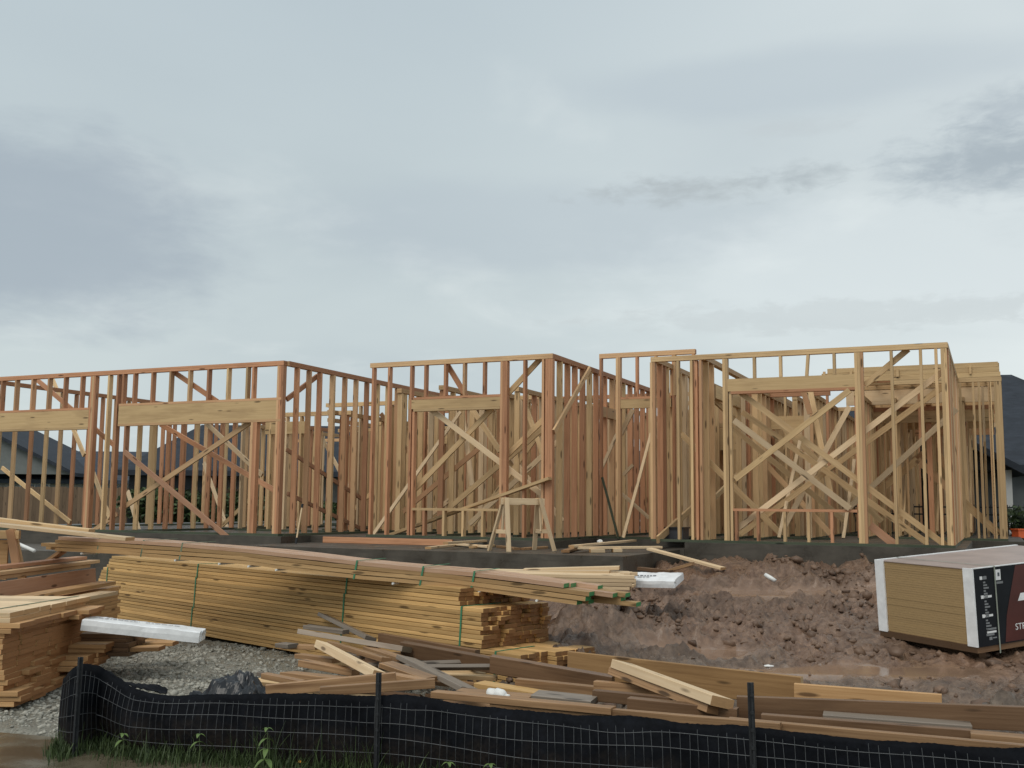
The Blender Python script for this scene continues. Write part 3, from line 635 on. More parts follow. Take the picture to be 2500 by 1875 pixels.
me_t = bpy.data.curves.new('stamp', 'FONT'); me_t.body = '426'; me_t.size = .05; me_t.extrude = .0005
st = textmesh('stamp', me_t); st.parent = B3; st.location = (-.15, -.0045, NR3*.039-.062); st.rotation_euler = (R(90), 0, 0); st.data.materials.clear(); st.data.materials.append(M_INK)

def swept(name, pts, wd, t, mat, parent, ch=.003):
    """a bent board following pts (local coords)"""
    pts = [Vector(p) for p in pts]; v, f = [], []
    a_, b_ = wd/2, t/2; ring = [(a_, -b_), (a_, b_), (-a_, b_), (-a_, -b_)]
    for i, p in enumerate(pts):
        x = (pts[min(i+1, len(pts)-1)]-pts[max(0, i-1)]).normalized(); y = Vector((0, 0, 1)).cross(x).normalized(); z = x.cross(y)
        for q in ring: v.append(p+y*q[0]+z*q[1])
    for i in range(len(pts)-1):
        for k in range(4): f.append((4*i+k, 4*i+(k+1) % 4, 4*i+4+(k+1) % 4, 4*i+4+k))
    f += [(3, 2, 1, 0), tuple(4*(len(pts)-1)+k for k in range(4))]
    o = pyd(name, v, f, mat, parent); bm = bmesh.new(); bm.from_mesh(o.data); bmesh.ops.recalc_face_normals(bm, faces=bm.faces); bm.to_mesh(o.data); bm.free()
    return o
# the long bowed bundle lying on top
c0 = at(1172, 1593, 9.75); h1 = to_h(c0.x, c0.y)[1]+.10
low = [(85, 1343), (280, 1353), (600, 1379), (860, 1412), (1130, 1438), (1390, 1474), (1470, 1487)]
prof = [front(px, py, h1) for px, py in low]
def lowz(hx): return float(np.interp(hx, [p[0] for p in prof], [p[1] for p in prof]))
xl, xr = prof[0][0], prof[-1][0]
B2 = empty('lumber_bundle', (OX, OY, 0), HROT); tag(B2, 'long bowed bundle of rosy boards with green painted ends lying on top', 'lumber bundle')
PEGZ = []
for r in range(4):
    for c_ in range(3):
        x0 = xl+random.uniform(0, .35)+(.25 if r > 1 else 0); x1 = xr+random.uniform(-.35, .05)+c_*.12-.06*r
        y = h1+.07+c_*.143+random.uniform(-.004, .004); yaw = random.gauss(0, .004)
        pts = [Vector((x0+(x1-x0)*k/14, y+yaw*(k-7)*.3, lowz(x0+(x1-x0)*k/14)+.02+r*.0415+.004*math.sin(k*1.3+r+c_))) for k in range(15)]
        swept('board', pts, .139, .037, W_RGEND if r == 3 or (r == 2 and c_ % 2) else W_GEND, B2)
for px, sgn in ((237, 1), (345, 1), (440, 1), (868, 0), (1030, 0), (1155, 0)):
    hx = front(px, 1400, h1)[0]; z0 = lowz(hx); mb = MB()
    mb.bar((hx-.02, h1-.001, z0-.005), (hx+.015, h1-.001, z0+.172), .018, .004, up=(0, -1, 0)); mb.bar((hx+.015, h1-.001, z0+.174), (hx+.03, h1+.5, z0+.176), .018, .004)
    mb.build('strap', M_STRAP if not sgn else plain('pale_strap', (.15, .2, .13), .5) if 'pale_strap' not in bpy.data.materials else bpy.data.materials['pale_strap'], B2)
for px in (196, 426, 534, 606, 674, 960, 1063, 1170, 1311):
    hx = front(px, 1420, h1)[0]; MB().tube([(hx, h1-.012, lowz(hx)-.012), (hx, h1+.25, lowz(hx)-.012)], .011, 10).build('peg', M_PVC, B2)
for px in (330, 860):
    hx = front(px, 1400, h1)[0]
MB().bx(xl+.9, xr-.55, h1+.02, h1+.75, 0, 0.001) if False else None
# a third bundle beyond, ends stepping down
c4 = at(1540, 1442, 11.2)
def end4(r, c_): return random.choice((0, -.05, -.11, -.2)) if c_ < 5 else .0
B4 = bundle('lumber_bundle', 'pale yellow bundle of boards half hidden behind the bowed bundle', 'lumber bundle', c4, R(8), 2.6, 4, 9, .0895, .039, W_PALE, jit=.03, endfun=end4)
for e_, lb in (((1280, 1392, 1513, 1386, 12.0), 'pale board lying on top of the half hidden bundle'), ((1262, 1398, 1490, 1397, 11.8), 'thin pale board lying across the half hidden bundle')):
    p, q = at(e_[0], e_[1], e_[4]), at(e_[2], e_[3], e_[4]-.2)
    o = board('loose_board', p, q, .14, .038, W_PALE, roll=.02, ch=.003); tag(o, lb, 'board', 'boards lying loose around the site')
# left pile: broad planks, ends towards the right
def endL(r, c_):
    if r < 3: return .10+random.uniform(-.02, .06)-.02*c_
    if r < 6: return (.20 if c_ > 3 else .02)+random.uniform(-.02, .08)
    if r < 8: return (.30 if c_ > 4 else .0)+random.uniform(-.03, .03)
    if r < 14: return random.uniform(-.015, .012)
    return (.05, .10, .02, .03)[r-14]+random.uniform(-.012, .02)+(.10 if c_ > 3 and r < 16 else 0)
B5 = empty('plank_pile', (-3.86, 8.3, .05)); tag(B5, 'tall pile of broad orange planks at the left edge of the photo', 'plank pile')
wds = [.286, .235, .286, .235, .286, .19]
for r in range(18):
    y = random.uniform(-.02, .02); ws = wds[:]; random.shuffle(ws)
    for c_, wd in enumerate(ws):
        e1 = endL(r, c_)
        board('plank', Vector((-1.6, y+wd/2, r*.039+.02)), Vector((e1, y+wd/2+random.uniform(-.01, .01), r*.039+.02)), wd-.003, .0375, W_PALE if r >= 16 else W_LEFT, B5, roll=random.gauss(0, .005), ch=.003); y += wd
mb = MB(); mb.bar((-.23, -.01, 18*.039+.004), (-.05, 1.5, 18*.039+.006), .014, .004); mb.build('strap', bpy.data.materials['pale_strap'], B5)
# reddish boards resting on that pile and running back
def dirboard(p, q, wd, t, mat, lb, roll=0., group='boards lying loose around the site', cat='board', name='loose_board', ch=.003):
    o = board(name, p, q, wd, t, mat, roll=roll, ch=ch); tag(o, lb, cat, group); return o
zt = .05+18*.039
dirboard(Vector((-4.84, 9.3, .752)), Vector((-4.82, 12.5, .752)), .185, .038, W_ROSE, 'broad reddish plank standing on edge across the left plank pile', roll=R(84))
dirboard(Vector((-5.30, 9.6, .93)), Vector((-5.22, 13.1, .93)), .14, .038, W_ROSE, 'reddish board behind the plank on edge, topmost of three')
dirboard(Vector((-5.20, 9.6, .885)), Vector((-5.10, 13.2, .885)), .14, .038, W_ROSE, 'reddish board behind the plank on edge, middle of three')
dirboard(Vector((-5.24, 9.6, .842)), Vector((-5.16, 13.0, .842)), .19, .038, W_RED, 'reddish board behind the plank on edge, lowest of three')
dirboard(Vector((-4.62, 9.95, .70)), Vector((-4.55, 12.2, .70)), .19, .038, W_LEFT, 'orange plank running back below the reddish plank on edge')
dirboard(Vector((-4.40, 9.95, .64)), Vector((-4.3, 11.6, .64)), .19, .038, W_PALE, 'pale plank end beside the white package on the left pile')
B7 = empty('board_stack', (-5.0, 11.4, .2)); tag(B7, 'stack of boards under the reddish planks behind the left pile', 'board stack')
for r in range(11):
    for c_ in range(5): board('board', Vector((-.4+c_*.19, -1.35, r*.04+.02)), Vector((-.4+c_*.19, 1.2+random.uniform(-.08, .05), r*.04+.02)), .187, .0385, W_LEFT, B7, ch=.003)
# short pile under the white package + tips lying on the gravel
for i, (px, py, px2, py2, Y_, lb) in enumerate(((318, 1588, 395, 1582, 9.9, 'orange board tip lying on the gravel under the white package'), (330, 1573, 430, 1570, 10.2, 'second orange board tip under the white package'), (345, 1562, 462, 1556, 10.5, 'longest orange board tip behind the white package'))):
    p, q = at(px, py, Y_), at(px2, py2, Y_); p.x -= .5
    dirboard(p, q, .19, .036, W_LEFT, lb)
B6 = empty('block_stack', at(232, 1603, 9.75)); tag(B6, 'short dark stack of boards carrying the white package', 'board stack')
for r in range(5):
    board('board', Vector((-.15, .1, r*.04+.02)), Vector((.29+random.uniform(-.03, .02), .1, r*.04+.02)), .19, .038, W_WET, B6, ch=.003); board('board', Vector((-.15, .3, r*.04+.02)), Vector((.33+random.uniform(-.03, .02), .3, r*.04+.02)), .19, .038, W_WET, B6, ch=.003)

# ------------------------------------------------------------------ white wrapped packages
def package(label, p0, p1, wd, ht, marks, torn=False, up=(0, 0, 1)):
    """wrapped slab: p0,p1 = front-top edge ends"""
    L = (p1-p0).length; root = empty('wrapped_package', p0); root.matrix_world = basis(p0, p1, up)
    tag(root, label, 'package', 'white wrapped packages')
    bm = bmesh.new(); bmesh.ops.create_grid(bm, x_segments=1, y_segments=1, size=1); bm.free()
    nx_, v, f = 34, [], []
    ring = [(0, -ht), (-.004, -ht*.5), (0, -.006), (.012, 0), (wd*.35, .003), (wd*.7, .002), (wd-.01, 0), (wd, -.008), (wd, -ht)]
    m = len(ring)
    for i in range(nx_+1):
        x = L*i/nx_
        for y, z in ring:
            cr = .0022*math.sin(i*.57+y*19)+.0016*math.sin(i*.31+z*40)+random.gauss(0, .0009)
            v.append((x+random.gauss(0, .002)+(.03*math.sin(y*20) if torn and i in (0, nx_) else 0), y+cr*.7, z+cr*(.8 if z > -ht*.9 else 0)))
    for i in range(nx_):
        for k in range(m):
            k2 = (k+1) % m; f.append((i*m+k, i*m+k2, (i+1)*m+k2, (i+1)*m+k))
    f += [tuple(range(m)), tuple(nx_*m+k for k in range(m))[::-1]]
    o = pyd('wrapper', v, f, M_WHITE, root)
    bm = bmesh.new(); bm.from_mesh(o.data); bmesh.ops.recalc_face_normals(bm, faces=bm.faces); bm.to_mesh(o.data); bm.free()
    for i in range(7):      # folded end flaps
        mb = MB(); x = L+.004; y = random.uniform(0, wd*.8); z = -random.uniform(.01, ht*.8)
        mb.box((x, y+.03, z), (.008, .07, .03), Matrix.Rotation(random.uniform(-.5, .5), 3, 'X')); mb.build('wrapper_fold', M_WHITE, root)
    for (a_, b_, y, wz) in marks:
        x = a_*L
        while x < b_*L:
            l = random.uniform(.015, .05); mb = MB(); mb.bx(x, min(x+l, b_*L), y*wd, y*wd+wz, .0095, .0105); x += l+.012
            mb.build('print', M_INK, root)
    return root
pk = package('white wrapped slab package resting on the left plank pile', at(201, 1512, 9.35), at(488, 1543, 9.45), .30, .095, ((.10, .45, .45, .018), (.5, .8, .5, .014), (.15, .4, .66, .012)))
mb = MB(); mb.bx(1.0*.965, .968, .05, .06, -.06, -.02)
pk2 = package('crumpled white wrapped package on the mud by the porch slab', at(1513, 1416, 11.9), at(1646, 1418, 11.7), .42, .08, ((.22, .62, .45, .03), (.2, .5, .28, .02)), torn=True, up=(0, -.17, 1))

# ------------------------------------------------------------------ wrapped panel stack on the right
N = Vector((OSB_N[0], OSB_N[1], 0)); base_z = at(2362, 1578, 10.0).z; dl = Vector((-.42, .906, .02)).normalized(); dr = Vector((.906, .42, .068)).normalized()
PS = empty('panel_stack', (N.x, N.y, base_z)); _u = dr.cross(dl).normalized(); PS.matrix_world = Matrix.Translation((N.x, N.y, base_z)) @ Matrix((dr, _u.cross(dr).normalized(), _u)).transposed().to_4x4(); tag(PS, 'tall stack of tan wood panels in a dark printed wrapper, right edge', 'panel stack')
PW, PL, PH = 1.22, 2.05, .70
M_OSB = wood('panel_edge', (.39, .27, .135), (.32, .215, .10), (.21, .14, .068), (.36, .245, .12), wet=.35, bright=(.86, 1.1))
M_TOP = plain('panel_top', (.34, .265, .235), .42, .16, 3., .1)
mb = MB(); mb.bx(.0, PL, .0, PW, -.065, -.002); mb.build('bottom_panel', W_WET, PS)
z = 0.; k = 0
while z < PH-.01:
    h_ = .0225; j = random.uniform(-.0025, .0025)
    MB().bx(.012+j, PL-.02, .012+abs(j), PW-.012, z, z+h_-.0013).build('panel', M_OSB, PS); z += h_; k += 1
PH = z
MB().bx(.004, PL, .004, PW-.004, PH, PH+.006).build('top_sheet', M_TOP, PS)
for y0, y1 in ((-.008, .105), (PW-.11, PW+.008)): MB().bx(-.006, .010, y0, y1, -.01, PH+.012).build('wrapper_edge', M_WHITE, PS)
MB().bx(-.004, PL, -.008, .02, PH+.0065, PH+.014).build('wrapper_edge', M_WHITE, PS); MB().bx(-.004, PL, PW-.03, PW+.008, PH+.0065, PH+.014).build('wrapper_edge', M_WHITE, PS)
M_WRAPB = plain('wrap_black', (.010, .012, .016), .55, .3, 5, .2, .2); M_WRAPR = plain('wrap_maroon', (.085, .022, .018), .4, .2, 4, .1, .4)
MB().bx(.0, PL, -.006, .008, -.012, PH+.006).build('wrapper', M_WRAPB, PS)
MB().face((.56, -.008, PH), (2.0, -.008, PH), (2.0, -.008, .0), (.36, -.008, .0), (.40, -.008, PH*.35), (.48, -.008, PH*.68)).build('wrapper_print', M_WRAPR, PS)
def ps_bar(x0, x1, z0, z1, mat=M_WHITE, d=.0095): MB().bx(x0, x1, -d, -.0055, z0, z1).build('print', mat, PS)
M_DIM = plain('faded_print', (.22, .23, .24), .5)
for zc, n in ((.86, 3), (.61, 3), (.36, 2)):
    ps_bar(.085, .115, PH*zc, PH*zc+.03); ps_bar(.125, .17, PH*zc, PH*zc+.03, M_DIM)
    for q in range(n+2): ps_bar(.125, .15+.02*(q % 3), PH*zc-.035-.026*q, PH*zc-.020-.026*q, M_DIM)
    ps_bar(.12, .22, PH*zc-.17, PH*zc-.15, M_DIM if n == 2 else M_WHITE)
ps_bar(.13, .25, PH*.19, PH*.215, M_DIM); ps_bar(.13, .25, PH*.15, PH*.175, M_WHITE); ps_bar(.155, .19, PH*.06, PH*.10, M_DIM); ps_bar(.20, .25, PH*.075, PH*.09, M_DIM)
ps_bar(.292, .355, PH*.83, PH*.97); ps_bar(.315, .34, PH*.88, PH*.93, M_INK, .011); ps_bar(.296, .38, PH*.78, PH*.81, M_DIM)
MB().face((.56, -.0092, PH*.52), (.71, -.0092, PH*.52), (.86, -.0092, PH*.88), (.79, -.0092, PH*.88), (.72, -.0092, PH*.62), (.60, -.0092, PH*.62)).build('emblem', M_WHITE, PS)
tcv = bpy.data.curves.new('lettering', 'FONT'); tcv.body = 'STRUCTURAL'; tcv.size = .085; tcv.extrude = .0006; tcv.materials.append(M_WHITE)
to = textmesh('lettering', tcv); to.parent = PS; to.location = (.50, -.0092, PH*.14); to.rotation_euler = (R(90), 0, 0)
MB().bx(.272, .284, -.014, -.0095, -.09, PH+.016).build('strap', plain('grey_strap', (.30, .33, .28), .5), PS); MB().bx(.272, .284, -.012, PW, PH+.0145, PH+.017).build('strap', bpy.data.materials['grey_strap'], PS)
for q in (.15, 1.0, 1.85): MB().bx(q, q+.09, .12, PW-.05, -.20, -.066).build('skid', W_WET, PS)

# ------------------------------------------------------------------ scrap pile: every board is its own thing
SCR = 'scrap boards piled behind the silt fence'
def scrap(p, q, Y0, Y1, wd, t, mat, lb, roll=0., dz=0.):
    def back(px, py, Y_):
        if px > 1200 or py > 1620: return Y_
        r_ = (px-1250)/F; lim = 9.25+.682*max(0, (.065-r_*9.25)/(.731+.682*r_))-.1
        return max(Y_, min(Y_+(1620-py)/120*1.5, lim))
    a_, b_ = at(*p, back(*p, Y0)), at(*q, back(*q, Y1)); a_.z += dz; b_.z += dz
    return dirboard(a_, b_, wd, t, mat, lb, roll=roll, group=SCR, name='scrap_board')
scrap((788, 1502), (905, 1560), 9.85, 9.2, .115, .038, W_GREY, 'dark grey scrap board leaning highest against the big yellow bundle', R(-18))
scrap((748, 1530), (845, 1543), 9.35, 9.2, .09, .038, W_GREY, 'short dark grey scrap board under the leaning one', 0)
scrap((738, 1543), (994, 1586), 9.0, 8.6, .115, .045, wood('scrap_white', (.50, .42, .34), (.40, .32, .25), (.22, .16, .12), (.12, .09, .06), wet=.5), 'whitish weathered scrap board lying across the pile top', R(-12))
scrap((783, 1574), (926, 1650), 8.35, 7.55, .10, .06, W_PALE, 'light tan scrap board with a speckled face slanting towards the fence post', R(-16))
scrap((809, 1571), (944, 1612), 8.75, 8.3, .09, .038, W_SCR, 'pointed brown scrap board under the speckled one', R(-10))
scrap((898, 1583), (982, 1610), 8.85, 8.55, .09, .038, W_SCR, 'second pointed brown scrap board beside the first')
scrap((990, 1608), (1150, 1688), 8.5, 7.55, .165, .038, W_GREY, 'broad grey striped scrap plank slanting down to the right', R(-14))
scrap((690, 1578), (778, 1580), 9.25, 9.1, .12, .038, W_SCR, 'brown scrap board sticking out left at the pile top')
scrap((684, 1574), (716, 1577), 9.1, 9.05, .13, .036, W_GREY, 'blue grey board end at the left of the pile')
scrap((730, 1601), (822, 1613), 8.95, 8.7, .09, .038, W_SCR, 'short brown scrap board above the black film')
scrap((738, 1618), (868, 1642), 8.5, 8.2, .09, .05, W_SCR, 'wet brown scrap board under the speckled board')
scrap((702, 1646), (853, 1662), 8.0, 7.85, .235, .038, W_SCR, 'broad orange brown plank low in the left of the pile', R(-6))
scrap((645, 1649), (738, 1668), 7.75, 7.6, .07, .038, W_SCR, 'thin brown board pointing left over the black film')
scrap((650, 1686), (966, 1655), 7.25, 7.3, .05, .075, W_SCR, 'long tan board just above the fence left of the middle stake')
scrap((782, 1688), (1062, 1668), 7.05, 7.1, .05, .06, W_SCR, 'second long tan board just above the fence')
scrap((942, 1622), (1050, 1660), 8.1, 7.8, .14, .038, W_SCR, 'wide brown board right of the middle stake')
scrap((960, 1650), (1050, 1668), 7.7, 7.6, .09, .038, W_SCR, 'yellowish brown board below the striped plank')
scrap((984, 1583), (1290, 1640), 8.75, 8.3, .06, .12, W_WET, 'long dark wet plank on edge crossing the pile middle', R(8))
scrap((1200, 1620), (1497, 1672), 8.35, 7.9, .06, .13, W_WET, 'very dark plank on edge in front of the low yellow bundle', R(8))
scrap((929, 1557), (1166, 1600), 9.3, 8.9, .06, .09, W_WET, 'dark wet board with a rounded end below the big bundle', 0)
scrap((1262, 1666), (1454, 1686), 7.85, 7.6, .07, .06, W_SCR, 'tan board in front of the low yellow bundle')
scrap((1170, 1672), (1330, 1698), 7.9, 7.6, .14, .045, W_YEL, 'yellow board end under the low bundle')
scrap((1453, 1674), (1640, 1690), 7.55, 7.3, .06, .07, W_SCR, 'brown board butting the tan one, right of the low bundle')
scrap((1389, 1622), (1958, 1690), 8.45, 7.25, .04, .20, wood('plank_face', (.38, .225, .10), (.25, .14, .058), (.13, .07, .032), (.45, .31, .17), wet=.5), 'very long broad plank standing on edge behind the right fence stake')
scrap((1940, 1690), (2300, 1718), 7.1, 6.75, .04, .115, W_LEFT, 'yellowish plank on edge at the right end of the long plank')
scrap((1517, 1625), (1765, 1716), 7.6, 6.55, .17, .06, W_PALE, 'thick pale plank lying crosswise on top of the right scrap', R(-14))
scrap((1507, 1642), (1750, 1735), 7.62, 6.6, .15, .05, W_SCR, 'brown plank directly under the thick pale crosswise plank', R(-14))
scrap((1800, 1726), (2520, 1755), 6.75, 6.25, .05, .135, W_WET, 'dark brown wet beam running off the right edge')
scrap((1860, 1760), (2367, 1800), 6.45, 6.05, .06, .085, W_WET, 'blackish board end lying below the dark beam')
scrap((1200, 1718), (1905, 1778), 6.75, 5.98, .05, .06, W_SCR, 'long brown board along the fence top, middle')
scrap((1780, 1765), (2520, 1834), 6.15, 5.55, .05, .06, W_SCR, 'tan board along the fence top, far right')
scrap((1060, 1694), (1500, 1735), 6.95, 6.4, .09, .04, W_SCR, 'brown board along the fence top below the white bottle', 0)
scrap((1306, 1696), (1450, 1711), 7.2, 7.05, .16, .03, M_PVC if False else W_GREY, 'pale grey flat board right of the white bottle', R(4)).data
scrap((1450, 1697), (1640, 1715), 7.15, 6.95, .07, .07, W_WET, 'dark wet board right of the pale grey flat board')
scrap((1535, 1718), (1800, 1745), 6.85, 6.6, .08, .08, W_WET, 'dark brown beam under the crosswise planks')
scrap((2368, 1797), (2520, 1810), 6.05, 5.95, .12, .05, W_SCR, 'tan board end at the lower right corner')
scrap((1120, 1690), (1300, 1706), 7.3, 7.15, .16, .038, W_SCR, 'brown plank under the white bottle')
scrap((2010, 1748), (2370, 1775), 6.5, 6.25, .14, .038, W_GREY, 'grey board tucked under the dark wet beam')
# the tangle underneath: thin wet offcuts, each told apart by where it sticks out
spots = (('by the left end of the pile', -1.75, 8.6), ('left of the speckled board', -1.45, 8.35), ('under the whitish board', -1.2, 9.3), ('below the leaning grey board', -1.15, 9.9), ('beside the middle stake', -.95, 8.0), ('behind the middle stake', -.8, 8.8), ('under the striped plank', -.45, 8.5), ('left of the striped plank', -.7, 9.3), ('below the dark plank on edge', -.2, 8.1), ('in front of the low bundle', .25, 8.0), ('left of the white bottle', -.35, 7.55), ('behind the white bottle', .0, 7.75), ('right of the pale grey board', .75, 7.35), ('under the crosswise planks', 1.05, 7.2), ('right of the crosswise planks', 1.5, 6.95), ('behind the right stake', 1.7, 6.75), ('beside the dark beam', 2.1, 6.7), ('at the far right of the scrap', 2.6, 6.4))
kinds = (('thin dark wet offcut', W_WET, .05, .035), ('narrow brown offcut', W_SCR, .07, .03), ('split grey offcut', W_GREY, .06, .03), ('narrow tan offcut', W_TAN, .05, .035))
for i, (wh, x0, y0) in enumerate(spots):
    for k_, (kn, mt, wd_, t_) in enumerate(kinds):
        if x0 > .2: mt = random.choice((W_WET, W_WET, mt)); kn = {W_WET: 'thin dark wet offcut'}.get(mt, kn)+(' nearest' if k_ == 1 else ' topmost' if k_ == 2 else ' lowest' if k_ == 3 else '')
        x1, y1 = x0+random.uniform(-.16, .16), y0+random.uniform(-.18, .18); a_ = random.choice((random.uniform(-.55, -.1), random.uniform(.05, .4), random.uniform(-.3, .05))); L_ = random.uniform(.28, .62)
        hill = .30*math.exp(-((x1+.9)/.65)**2-((y1-8.8)/.8)**2)+.05
        z0 = float(ground(x1, y1))+.04+hill*random.uniform(.5, 1.05)+(.05 if x0 > .2 else 0); sl_ = random.uniform(-.22, .1)
        p = Vector((x1-L_*math.cos(a_), y1-L_*math.sin(a_), z0-sl_*L_*.5)); q = Vector((x1+L_*math.cos(a_), y1+L_*math.sin(a_), z0+sl_*L_*.5))
        for e_ in (p, q): e_.z = max(e_.z, float(ground(e_.x, e_.y))+.03)
        dirboard(p, q, wd_*random.uniform(.8, 1.5), t_, mt, kn+' '+wh, roll=random.uniform(-.6, .4), group='thin offcuts tangled in the scrap pile', name='offcut')

# ------------------------------------------------------------------ sawhorse, planks and loose boards on the slab
def sawhorse(p0, p1, ztop, zbot, label, mat, spread=.26):
    root = empty('sawhorse', ((p0[0]+p1[0])/2, (p0[1]+p1[1])/2, zbot)); tag(root, label, 'sawhorse')
    root.rotation_euler = (0, 0, math.atan2(p1[1]-p0[1], p1[0]-p0[0])); L = math.hypot(p1[0]-p0[0], p1[1]-p0[1]); h = ztop-zbot
    board('beam', Vector((-L/2-.05, 0, h-.07)), Vector((L/2+.05, 0, h-.07)), .04, .10, mat, root, ch=.003)
    for sx in (-1, 1):
        for sy in (-1, 1):
            board('leg', Vector((sx*(L/2+.06), sy*spread, 0)), Vector((sx*(L/2-.05), sy*.035, h-.02)), .07, .035, mat, root, up=(sx*.3, sy, 0), ch=.003)
        board('crosspiece', Vector((sx*(L/2+.01), -spread*.62, h*.36)), Vector((sx*(L/2+.01), spread*.62, h*.36)), .02, .06, mat, root, ch=.002)
        board('upright', Vector((sx*(L/2-.0), 0, h*.36)), Vector((sx*(L/2-.03), 0, h-.1)), .035, .03, mat, root, up=(1, 0, 0))
    return root
a_ = onz(1226, 1346, PORCH); b_ = a_+Vector((.60, .42, 0))
sawhorse((a_.x, a_.y), (b_.x, b_.y), at(1270, 1213, a_.y).z, PORCH, 'site built wooden sawhorse standing on the porch slab', W_PALE)
LOOSE = 'boards lying loose around the site'
p, q = HW(*[front(948, 1308, .3)[0], .3], front(948, 1308, .3)[1]), HW(front(1343, 1168, -.12)[0], -.12, front(1343, 1168, -.12)[1])
dirboard(p, q, .11, .05, W_TAN, 'long plank leaning through the middle window opening')
def flat(p, q, z, wd, mat, lb, t=.036, dz2=0.):
    a_, b_ = onz(*p, z), onz(*q, z); b_.z += dz2; return dirboard(a_, b_, wd, t, mat, lb)
flat((1045, 1338), (1118, 1330), PORCH+.02, .10, W_PALE, 'short pale board at the left of the porch heap')
flat((1088, 1326), (1258, 1316), PORCH+.10, .09, W_PALE, 'long pale board lying highest on the porch heap')
flat((1110, 1328), (1195, 1335), PORCH+.04, .09, W_PALE, 'pale board slanting under the long one on the porch')
flat((1150, 1336), (1230, 1330), PORCH+.025, .08, W_TAN, 'tan offcut between the sawhorse legs')
flat((1218, 1334), (1262, 1340), PORCH+.02, .10, W_SCR, 'brown offcut beside the right sawhorse leg')
flat((1275, 1340), (1335, 1336), PORCH+.02, .08, W_SCR, 'small brown offcut right of the sawhorse')
flat((1395, 1334), (1548, 1320), PORCH+.10, .09, W_PALE, 'pale board lying highest on the right end of the porch')
flat((1405, 1338), (1612, 1336), PORCH+.07, .12, W_PALE, 'long pale board lying level on the right end of the porch')
flat((1380, 1346), (1415, 1336), PORCH+.03, .12, W_SCR, 'reddish brown offcut left of the long level porch board')
flat((1495, 1344), (1516, 1344), PORCH+.03, .10, W_PALE, 'small pale block under the level porch board', .05)
flat((1440, 1345), (1475, 1345), PORCH+.03, .10, W_PALE, 'second pale block under the level porch board', .05)
a_ = onz(1585, 1340, PORCH+.06); b_ = at(1765, 1388, a_.y-1.0)
dirboard(a_, b_, .12, .038, W_PALE, 'plank sloping from the porch down onto the dirt')
a_ = at(1622, 1397, 14.2); b_ = at(1692, 1376, 14.0); dirboard(a_, b_, .12, .04, W_SCR, 'brown board leaning on the dirt heap by the porch corner')
a_ = at(1560, 1388, 14.3); b_ = at(1640, 1396, 14.0); dirboard(a_, b_, .10, .04, W_WET, 'dark board lying in the corner between porch and dirt')
a_, b_ = HW(-4.3, -.16, PORCH+.055), HW(front(1105, 1325, -.16)[0], -.16, PORCH+.055)
dirboard(a_, b_, .04, .105, W_RED, 'reddish form board on edge along the step of the porch')
# block of something dark behind the right wall + small white bits
def rock(name, c_, r, mat, label, cat, sq=(1, 1, .7), group=None, kind=None, seg=2):
    bm = bmesh.new(); bmesh.ops.create_icosphere(bm, subdivisions=seg, radius=1)
    for v in bm.verts:
        k = 1+.28*math.sin(v.co.x*5+c_[0]*9)*math.cos(v.co.y*4+c_[1]*7)+random.uniform(-.1, .1); v.co = Vector((v.co.x*sq[0], v.co.y*sq[1], v.co.z*sq[2]))*r*k
    me = bpy.data.meshes.new(name); bm.to_mesh(me); bm.free(); o = link(name, me, mat); o.location = c_; tag(o, label, cat, group, kind); return o
rock('plastic_cup', onz(1465, 1322, PORCH+.13), .045, M_PVC, 'small white cup lying on the porch boards', 'cup')
rock('paper_scrap', at(1875, 1408, 13.6), .001, M_PVC, 'x', 'x') if False else None
a_ = at(1868, 1403, 13.2); b_ = at(1893, 1418, 13.1)
o = MB().tube([a_, a_.lerp(b_, .5), b_], [.024, .026, .022], 10).build('plastic_pipe', M_PVC, smooth=True); tag(o, 'short white plastic pipe piece stuck in the dirt heap', 'pipe')
# a white bottle on the scrap
root = empty('plastic_bottle', at(1192, 1700, 7.2)); b_ = at(1243, 1704, 7.1)-root.location; tag(root, 'crumpled white plastic bottle lying on the scrap boards', 'bottle')
root.location.z += .01
ax = b_.normalized(); Lb = b_.length
MB().tube([ax*Lb*q+Vector((0, 0, .012*math.sin(q*14))) for q in (0, .06, .2, .35, .5, .65, .78, .86)], [.012, .036, .042, .036, .043, .038, .034, .018], 14).build('body', M_PVC, root, True)
MB().tube([ax*Lb*.86, ax*Lb*.92, ax*Lb*1.0], [.015, .013, .013], 10).build('neck', M_PVC, root, True)
# bent plastic tag on the dark beam
a_ = at(2208, 1734, 6.52); mb = MB(); mb.face(a_, a_+Vector((.03, 0, .02)), a_+Vector((.05, .02, .0)), a_+Vector((.02, .02, -.012))); mb.face(a_+Vector((.03, 0, .02)), a_+Vector((.07, .01, .025)), a_+Vector((.05, .02, 0)))
o = mb.build('paper_scrap', M_PVC); so = o.modifiers.new('s', 'SOLIDIFY'); so.thickness = .003; tag(o, 'torn white paper scrap on the dark wet beam', 'paper')
for i, (px, py, Y_, lb) in enumerate(((1875, 1563, 9.9, 'small white paper scrap on the mud left of the panel stack'), (2113, 1634, 8.2, 'tiny white paper scrap on the mud in front of the panel stack'))):
    a_ = at(px, py, Y_); a_.z = float(ground(a_.x, a_.y))+.015; rock('paper_scrap', a_, .035 if i == 0 else .016, M_PVC, lb, 'paper', (1.3, .7, .35))
